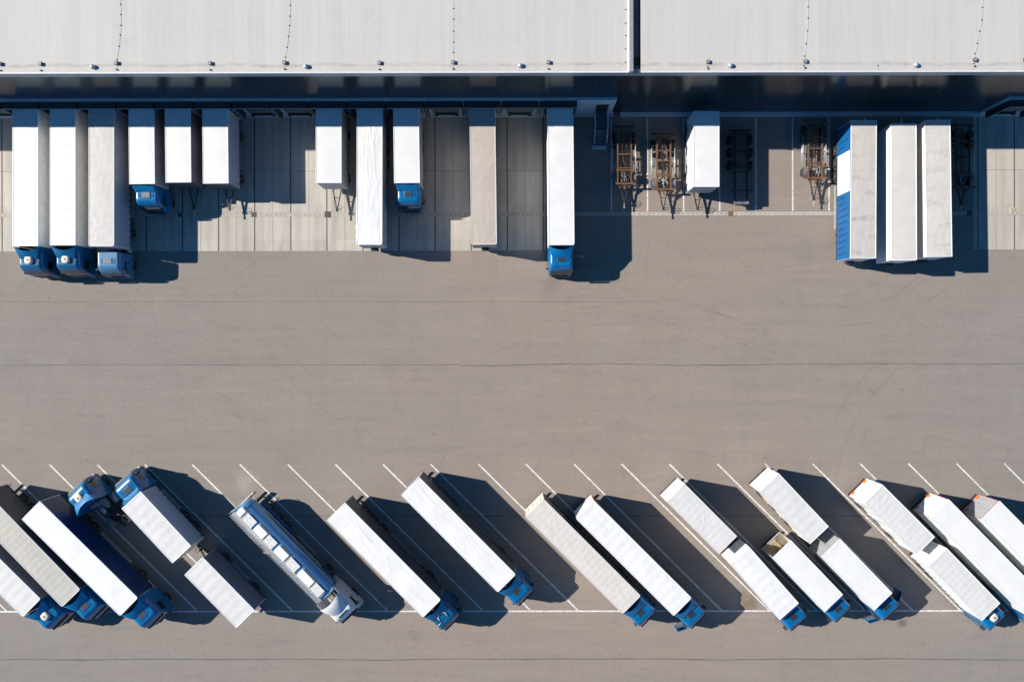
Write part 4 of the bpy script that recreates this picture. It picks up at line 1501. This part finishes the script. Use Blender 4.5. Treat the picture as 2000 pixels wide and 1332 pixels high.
rigid((1831.5, 1087.5), (1935.5, 1195), 'blue cabbed truck with cream roof unit near the right edge', hatch='dome',
      roof='r_ribbed', kind='hoops', side='whiteside', rear='whiteside', straps=0.62, rim='white', deflect='none', hgt=3.2, length=2.45)
row_semi((1836, 993), (2027, 1187), 'long bright white semi-trailer with orange lit rear, near the right edge',
         'blue tractor at the right edge, mostly outside the photo', dict(length=2.5, hatch='dark'),
         roof='r_white', kind='flat', side='whiteside', rear='whiteside', tape=True, lamps=True, rim='white')
row_semi((1935.5, 996), (2127, 1190), 'white semi-trailer with grey rear doors cut off by right photo edge', None,
         roof='r_white', kind='flat', side='whiteside', rear='greydoor', tape=True, lamps=True, rim='white')

# cargo seen through the open rear of the truck
def inside(name, label, cat, x, y, mb, mat, rz=0.0, group=None):
    p = ahead(l14, r14, y, x)
    o = obj(name, mb, M[mat], loc=(p[0], p[1], 1.12), rz=r14 + rz)
    return tag(o, label, cat, group)
b = MB()
b.grid(lambda u, v: ((u - 0.5) * 1.5, (v - 0.5) * 1.3, 0.05 + 0.12 * abs(noise.noise(Vector((u * 3, v * 3, 2)))) + 0.1 * u * v), 14, 14)
inside('cardboard_sheet', 'crumpled brown cardboard sheet on the floor of the open rear truck', 'cardboard', 0.35, -L14 / 2 + 0.75, b, 'board')
b = MB()
for k in range(3):
    b.box(-0.5, 0.5, -0.06 + 0.14 * k, 0.06 + 0.14 * k, 0, 0.03)
for k in (-0.4, 0.4):
    b.box(k - 0.05, k + 0.05, -0.06, 0.34, -0.08, -0.002)
o = inside('wooden_pallet', 'raw wooden pallet inside the open rear truck, beside the cardboard', 'pallet', 0.05, -L14 / 2 + 1.25, b, 'wood', R(75))
o.location.z = 1.34

# ------------------------------------------------------------ tanker
locT, rzT, LT = pose((462, 991), (637, 1170), 3.6)
tk = thing('tank_trailer', 'glossy blue tank trailer with white manhole covers along its top', 'tank trailer', locT, rzT)
h = LT / 2
b = MB()
def tank_ring(y, k):
    pts = []
    for i in range(40):
        a = 2 * PI * i / 40
        c, s = math.cos(a), math.sin(a)
        q = (abs(c) ** 2.5 + abs(s) ** 2.5) ** (-1 / 2.5)
        pts.append((1.22 * k * q * c, y, 2.32 + 1.12 * k * q * s))
    return pts
b.loft([tank_ring(-h + 0.05, 0.55), tank_ring(-h + 0.18, 0.86), tank_ring(-h + 0.4, 0.97), tank_ring(-h + 0.7, 1.0), tank_ring(0, 1.0), tank_ring(h - 0.7, 1.0), tank_ring(h - 0.4, 0.97), tank_ring(h - 0.18, 0.86), tank_ring(h - 0.05, 0.55)])
tank = obj('tank', b, M['tankblue'], tk)
for y in (-h + 0.72, h - 0.5):
    b = MB()
    b.loft([tank_ring(y - 0.05, 1.0), tank_ring(y - 0.05, 1.022), tank_ring(y + 0.05, 1.022), tank_ring(y + 0.05, 1.0)], caps=(False, False))
    obj('tank_band', b, M['blue'], tank)
b = MB()
b.box(0.48, 1.02, -h + 0.1, h - 0.25, 3.36, 3.42)
for k in range(int(LT / 0.25)):
    y = -h + 0.2 + 0.25 * k
    if y < h - 0.3:
        b.box(0.5, 1.0, y - 0.012, y + 0.012, 3.421, 3.435)
obj('catwalk', b, M['grating'], tk)
b = MB()
for xx in (1.04, 0.64):
    b.tube([(xx, -h + 0.1, 3.62), (xx, h - 0.35, 3.62)], 0.02, 6)
for k in range(10):
    y = -h + 0.15 + (LT - 0.5) * k / 9
    b.cyl((1.04, y, 3.3), (1.04, y, 3.62), 0.015, 6)
obj('handrail', b, M['alu'], tk)
for y, ln in ((1.85, 1.15), (4.75, 1.1), (7.9, 1.2), (11.35, 1.1)):
    b = MB()
    b.box(-0.42, 0.46, -ln / 2, ln / 2, 0, 0.12)
    b.box(-0.42, 0.46, -ln / 2 - 0.28, -ln / 2 - 0.003, 0, 0.04, 1)
    for xx, yy in ((-0.2, -0.2), (0.22, 0.25), (0.05, -0.35), (0.3, -0.1)):
        b.cyl((xx, yy * ln, 0.12), (xx, yy * ln, 0.16), 0.035, 8, 2)
    obj('manhole_cover', b, [M['plate'], M['grating'], M['iron']], tk, (0, -h + y, 3.42), bevel=0.012)
for y, ln in ((0.65, 0.62), (3.35, 1.3), (6.3, 1.4), (9.7, 1.75)):
    b = MB()
    b.box(-0.42, 0.46, -ln / 2, ln / 2, 0, 0.15)
    obj('valve_hood', b, M['white'], tk, (0, -h + y, 3.42), bevel=0.07)
    b = MB()
    b.box(-0.52, -0.44, -ln / 2, ln / 2 + 0.1, 0, 0.04)
    obj('valve_hinge', b, M['alu'], tk, (0, -h + y, 3.40))
underframe(tk, -h + 0.2, h - 0.5, z=1.15)
for y in (-h + 2.0, -h + 3.31, -h + 4.62):
    axle_pair(tk, y, 0.5, 0.38, 1.03)
for s in (-1, 1):
    b = MB()
    b.box(min(s * 1.0, s * 1.26), max(s * 1.0, s * 1.26), -h + 1.2, -h + 5.6, 1.12, 1.17)
    obj('mudguard', b, M['blue'], tk, bevel=0.01)
    b = MB()
    b.tube([(s * 1.3, -h + 0.3, 2.35), (s * 1.3, -h + 7.0, 2.35)], 0.03, 8)
    for y in (0.5, 2.5, 4.6, 6.8):
        b.bar((s * 1.2, -h + y, 2.35), (s * 1.3, -h + y, 2.35), 0.03)
    obj('hose_tube', b, M['alu'], tk)
    b = MB()
    b.box(min(s * 1.18, s * 1.24), max(s * 1.18, s * 1.24), -h + 6.2, -h + 8.8, 0.6, 0.66)
    b.box(min(s * 1.18, s * 1.24), max(s * 1.18, s * 1.24), -h + 6.2, -h + 8.8, 0.9, 0.96)
    for y in (6.3, 8.7):
        b.box(min(s * 1.1, s * 1.178), max(s * 1.1, s * 1.178), -h + y - 0.03, -h + y + 0.03, 0.56, 1.05)
    obj('side_guard', b, M['alu'], tk)
b = MB()
for s in (-1, 1):
    b.tube([(s * 0.28 + 0.7, -h - 0.08, 0.7), (s * 0.28 + 0.7, -h - 0.1, 3.6)], 0.025, 8)
for k in range(9):
    b.tube([(0.98, -h - 0.09, 0.8 + 0.33 * k), (0.42, -h - 0.09, 0.8 + 0.33 * k)], 0.02, 6)
obj('ladder', b, M['alu'], tk)
rear_bumper(tk, -h - 0.15)
b = MB()
b.box(-1.2, 1.2, -h - 0.22, -h - 0.1, 0.9, 1.25)
obj('rear_panel', b, M['alu'], tk, bevel=0.01)
tt = tractor(ahead(locT, rzT, h), rzT, 'white tractor with domed roof pulling the blue tanker', paint='white', hatch='none', deflect='dome', hgt=3.2, gap=0.75, length=2.35)
tt['group'] = 'truck tractors'

# ------------------------------------------------------------ bare container chassis in the asphalt bays
def chassis(rear, front, label, z=1.05, tip=2.6, rust=True, side_rails=True, wear='rust'):
    loc, rz, L = pose(rear, front, z)
    t = thing('container_chassis', label, 'trailer chassis', loc, rz, 'empty container chassis in the asphalt bays')
    h = L / 2
    mt = M['rust'] if rust else M['dsteel']
    mp = M['rustpale'] if rust else M['dsteel']
    xb = 0.69
    for s in (-1, 1):
        b = MB()
        b.box(s * xb - 0.065, s * xb + 0.065, -h, h - 1.5, z - 0.2, z - 0.18)
        b.box(s * xb - 0.02, s * xb + 0.02, -h, h - 1.5, z - 0.179, z - 0.021)
        b.box(s * xb - 0.065, s * xb + 0.065, -h, h - 1.5, z - 0.02, z)
        obj('main_beam', b, mp, t)
    for y in (-h + 0.06, -h + 1.7, (-h + h - 1.5) / 2 + 0.6, h - 1.75):
        b = MB()
        b.box(-xb + 0.066, xb - 0.066, y - 0.05, y + 0.05, z - 0.15, z - 0.02)
        for s in (-1, 1):
            b.bar((s * 0.35, y, z - 0.12), (s * 0.22, y - 0.12, z - 0.12), 0.05, 0.05)
        obj('cross_member', b, mp, t)
    b = MB()
    b.bar((-xb + 0.1, -h + 1.8, z - 0.12), (xb - 0.1, -h + 0.2, z - 0.12), 0.05, 0.05)
    b.tube([(0.1, -h + 0.4, z - 0.2), (0.14, 0, z - 0.22), (-0.05, h - 1.9, z - 0.16)], 0.03, 6)
    b.tube([(-0.2, -h + 0.8, z - 0.2), (-0.3, 0.3, z - 0.25), (-0.1, h - 1.6, z - 0.14)], 0.02, 6)
    obj('brace', b, mt, t)
    # front turntable frame
    b = MB()
    for s in (-1, 1):
        b.box(s * xb - 0.07, s * xb + 0.07, h - 1.499, h - 0.2, z - 0.12, z + 0.02)
    b.box(-xb - 0.15, xb + 0.15, h - 1.56, h - 1.42, z + 0.022, z + 0.09)
    b.box(-1.18, 1.18, h - 0.24, h - 0.04, z + 0.022, z + 0.11)
    obj('turntable_frame', b, mt, t, bevel=0.01)
    b = MB()
    n = 28
    for k in range(n):
        a0, a1 = 2 * PI * k / n, 2 * PI * (k + 1) / n
        b.bar((0.5 * math.cos(a0), h - 0.82 + 0.5 * math.sin(a0), z - 0.16), (0.5 * math.cos(a1), h - 0.82 + 0.5 * math.sin(a1), z - 0.16), 0.09, 0.08)
    b.bar((-0.5, h - 1.2, z - 0.2), (0.5, h - 0.45, z - 0.2), 0.09, 0.09)
    b.bar((0.5, h - 1.2, z - 0.2), (-0.5, h - 0.45, z - 0.2), 0.09, 0.09)
    b.box(-0.12, 0.12, h - 0.95, h - 0.7, z - 0.19, z - 0.05)
    obj('turntable_ring', b, M['iron'], t)
    b = MB()
    rr = random.Random(int(abs(loc[0]) * 100))
    for k in range(5):
        pts = []
        x0, y0 = rr.uniform(-0.4, 0.4), h - 1.35
        for i in range(6):
            pts.append((x0 + rr.uniform(-0.18, 0.18), y0 + 0.2 * i, z - 0.02 + rr.uniform(-0.05, 0.06)))
        b.tube(pts, 0.022, 6, k % 2)
    obj('brake_hose', b, [M['alu'], M['strap']], t)
    for s in (-1, 1):
        b = MB()
        nn = 8
        P = []
        for i in range(nn + 1):
            a = R(25 + 130 * i / nn)
            P.append((h - 0.85 + 0.58 * math.cos(a), 0.42 + 0.52 * math.sin(a)))
        v = [(s * 0.78, y, zz) for y, zz in P] + [(s * 1.2, y, zz) for y, zz in P]
        b.add(v, [(i, i + 1, nn + 2 + i, nn + 1 + i) for i in range(nn)], 0, True)
        obj('mudguard', b, M['mud'], t)
        if side_rails:
            b = MB()
            b.cyl((s * 1.17, -h + 1.4, z - 0.25), (s * 1.17, h - 1.7, z - 0.25), 0.055, 10)
            b.cyl((s * 1.17, -h + 1.4, z - 0.6), (s * 1.17, h - 1.7, z - 0.6), 0.04, 10)
            for y in (-h + 1.8, h - 2.1):
                b.bar((s * (xb + 0.07), y, z - 0.12), (s * 1.17, y, z - 0.25), 0.04)
                b.bar((s * 1.17, y, z - 0.25), (s * 1.17, y, z - 0.6), 0.03)
            obj('side_rail', b, M['alu'] if rust else M['dsteel'], t)
    b = MB()
    b.cyl((-0.5, -0.1, z - 0.32), (0.5, -0.1, z - 0.32), 0.14, 14)
    b.cyl((-0.52, -0.1, z - 0.32), (-0.5, -0.1, z - 0.32), 0.05, 8)
    obj('air_tank', b, M['dsteel'], t)
    b = MB()
    for k in range(6):
        x0 = rr.uniform(-0.55, 0.55)
        pts = [(x0 + rr.uniform(-0.1, 0.1), -h + 0.4 + (2 * h - 1.6) * i / 7, z - 0.1 + rr.uniform(-0.05, 0.05)) for i in range(8)]
        b.tube(pts, 0.018, 5)
    obj('cable_loom', b, M['strap'], t)
    b = MB()
    b.box(0.82, 1.1, -0.5, 0.35, 0.45, 0.85)
    obj('tool_box', b, M['mud'], t, bevel=0.02)
    # rear lamp beam
    b = MB()
    b.box(-1.16, 1.16, -h - 0.14, -h - 0.02, z - 0.4, z - 0.26)
    bm_ = obj('rear_beam', b, M['dsteel'], t, bevel=0.01)
    for s in (-1, 1):
        b = MB()
        b.box(s * 0.92 - 0.15, s * 0.92 + 0.15, -h - 0.18, -h - 0.142, z - 0.39, z - 0.27)
        obj('tail_lamp', b, M['redlens'], bm_)
    for y in (-h + 0.85, -h + 1.75):
        axle_pair(t, y, 0.43, 0.36, 0.98)
    axle_pair(t, h - 0.85, 0.43, 0.36, 0.98)
    # spring brackets ahead of the frame and the drawbar
    b = MB()
    for s in (-1, 1):
        b.bar((s * 0.62, h - 0.05, z - 0.15), (s * 0.42, h + 0.28, z - 0.2), 0.12, 0.1)
        b.bar((s * 0.2, h - 0.05, z - 0.1), (s * 0.33, h + 0.16, z - 0.14), 0.08, 0.08)
    b.box(-0.09, 0.09, h - 0.05, h + 0.42, z - 0.12, z - 0.0)
    obj('spring_bracket', b, mp, t)
    drawbar(t, h - 0.1, tip, 0.72, 'dsteel')
    return t

chassis((1219.5, 247), (1220, 362), 'rusty container chassis nearest the staircase, its rear half in shadow', tip=2.35)
chassis((1296.5, 262), (1297, 373), 'rusty container chassis beside the white tarpaulin trailer, mostly in sunlight', tip=2.55)
chassis((1593.5, 235), (1592.5, 351), 'rusty container chassis left of the blue sided semi-trailer', tip=2.7)
chassis((1883, 245), (1881.5, 368), 'dark container chassis hidden in shadow right of the parked semi-trailers', tip=2.2)

def skeletal(rear, front, label):
    loc, rz, L = pose(rear, front, 1.1)
    t = thing('container_chassis', label, 'trailer chassis', loc, rz, 'empty container chassis in the asphalt bays')
    h = L / 2
    z = 1.1
    for s in (-1, 1):
        b = MB()
        b.box(s * 0.62 - 0.07, s * 0.62 + 0.07, -h + 0.3, h - 0.5, z - 0.28, z)
        obj('main_beam', b, M['dsteel'], t)
        b = MB()
        b.box(min(s * 1.12, s * 1.16), max(s * 1.12, s * 1.16), -h + 4.6, h - 1.2, 0.6, 0.9)
        obj('side_guard', b, M['mud'], t)
    for y in (-h + 0.6, -h + 2.4, -h + 3.9, 0.6, h - 1.4):
        b = MB()
        b.box(-0.549, 0.549, y - 0.05, y + 0.05, z - 0.2, z - 0.04)
        b.box(-1.15, -0.692, y - 0.06, y + 0.06, z - 0.14, z - 0.02)
        b.box(0.692, 1.15, y - 0.06, y + 0.06, z - 0.14, z - 0.02)
        obj('cross_member', b, M['dsteel'], t)
    b = MB()
    b.bar((-0.5, -h + 2.5, z - 0.12), (0.5, -h + 1.0, z - 0.12), 0.06, 0.06)
    b.bar((-0.5, -h + 2.6, z - 0.12), (0.5, -h + 3.8, z - 0.12), 0.06, 0.06)
    obj('brace', b, M['dsteel'], t)
    for y in (-h + 1.1, -h + 2.4, -h + 3.7):
        axle_pair(t, y, 0.5, 0.38, 1.03)
    b = MB()
    w = 0.68
    for s in (-1, 1):
        b.box(s * w - 0.06, s * w + 0.06, h - 0.42, h, z - 0.1, z + 0.05)
    b.box(-w + 0.061, w - 0.061, h - 0.42, h - 0.34, z - 0.1, z + 0.05)
    b.box(-w + 0.061, w - 0.061, h - 0.08, h, z - 0.1, z + 0.05)
    b.box(-w + 0.061, -0.18, h - 0.338, h - 0.082, z - 0.08, z - 0.02)
    b.box(-0.05, w - 0.061, h - 0.338, h - 0.082, z - 0.08, z - 0.02)
    obj('front_beam', b, M['steel'], t)
    b = MB()
    for k in range(6):
        x = -0.5 + 0.2 * k
        b.cyl((x, h + 0.001, z - 0.15), (x, h + 0.16, z - 0.17), 0.05, 8)
    b.box(-0.56, 0.56, h + 0.001, h + 0.05, z - 0.22, z - 0.11)
    obj('coupling', b, M['iron'], t)
    for s in (-1, 1):
        b = MB()
        b.box(s * 0.75 - 0.06, s * 0.75 + 0.06, h - 2.6, h - 2.48, 0.05, z - 0.29)
        b.box(s * 0.75 - 0.15, s * 0.75 + 0.15, h - 2.7, h - 2.4, 0.0, 0.049)
        obj('landing_leg', b, M['mud'], t)
    b = MB()
    b.box(-1.16, 1.16, -h + 0.05, -h + 0.2, 0.55, 0.7)
    obj('rear_beam', b, M['dsteel'], t)
    return t
skeletal((1448.5, 250), (1448, 399), 'long dark skeletal chassis in shadow right of the white tarpaulin trailer')

# litter on the right hand bay
p = at(1977, 409)
b = MB()
b.grid(lambda u, v: ((u - 0.5) * 0.62 + 0.06 * noise.noise(Vector((u * 4, v * 4, 1))), (v - 0.5) * 0.6 + 0.08 * noise.noise(Vector((u * 4, v * 4, 7))), 0.05 + 0.2 * abs(noise.noise(Vector((u * 5, v * 5, 3)))) * (1 - abs(2 * u - 1) ** 3) * (1 - abs(2 * v - 1) ** 3) - 0.03), 12, 12)
o = obj('litter_bag', b, M['paper'], loc=(p.x, p.y, 0.0), rz=0.5)
tag(o, 'crumpled beige bag of litter on a concrete joint near the right edge', 'litter')

# ================================================================= LIGHT AND CAMERA
w = bpy.data.worlds.new('World')
scene.world = w
w.use_nodes = True
nt = w.node_tree
nt.nodes.clear()
ow = nt.nodes.new('ShaderNodeOutputWorld')
bg = nt.nodes.new('ShaderNodeBackground')
sky = nt.nodes.new('ShaderNodeTexSky')
sky.sky_type = 'NISHITA'
sky.sun_disc = False
sky.sun_elevation = SUN_EL
sky.sun_rotation = SUN_AZ
sky.altitude = 200
sky.air_density = 0.6
sky.dust_density = 0.0
sky.ozone_density = 10.0
bg.inputs[1].default_value = 0.088
wb = nt.nodes.new('ShaderNodeMix')
wb.data_type = 'RGBA'
wb.blend_type = 'MULTIPLY'
wb.inputs[0].default_value = 1.0
wb.inputs[7].default_value = (0.66, 1.10, 0.98, 1)
nt.links.new(sky.outputs[0], wb.inputs[6])
nt.links.new(wb.outputs[2], bg.inputs[0])
nt.links.new(bg.outputs[0], ow.inputs[0])

sd = bpy.data.lights.new('sun', 'SUN')
sd.energy = 5.0
sd.angle = R(0.5)
sd.color = (1.0, 0.94, 0.85)
so = bpy.data.objects.new('sun', sd)
C.objects.link(so)
so.location = (0, 0, 100)
so.rotation_euler = (-SUN).to_track_quat('-Z', 'Y').to_euler()

cd = bpy.data.cameras.new('camera')
cd.sensor_fit = 'HORIZONTAL'
cd.sensor_width = 36
cd.lens = 36 * F / 2000
cd.clip_end = 3000
co = bpy.data.objects.new('camera', cd)
C.objects.link(co)
co.location = (0, 0, H)
co.rotation_euler = (0, 0, -TH)
scene.camera = co

scene.view_settings.view_transform = 'Standard'
scene.view_settings.look = 'None'
scene.view_settings.gamma = 1
scene.view_settings.exposure = 0.75
scene.cycles.max_bounces = 8
scene.cycles.diffuse_bounces = 6
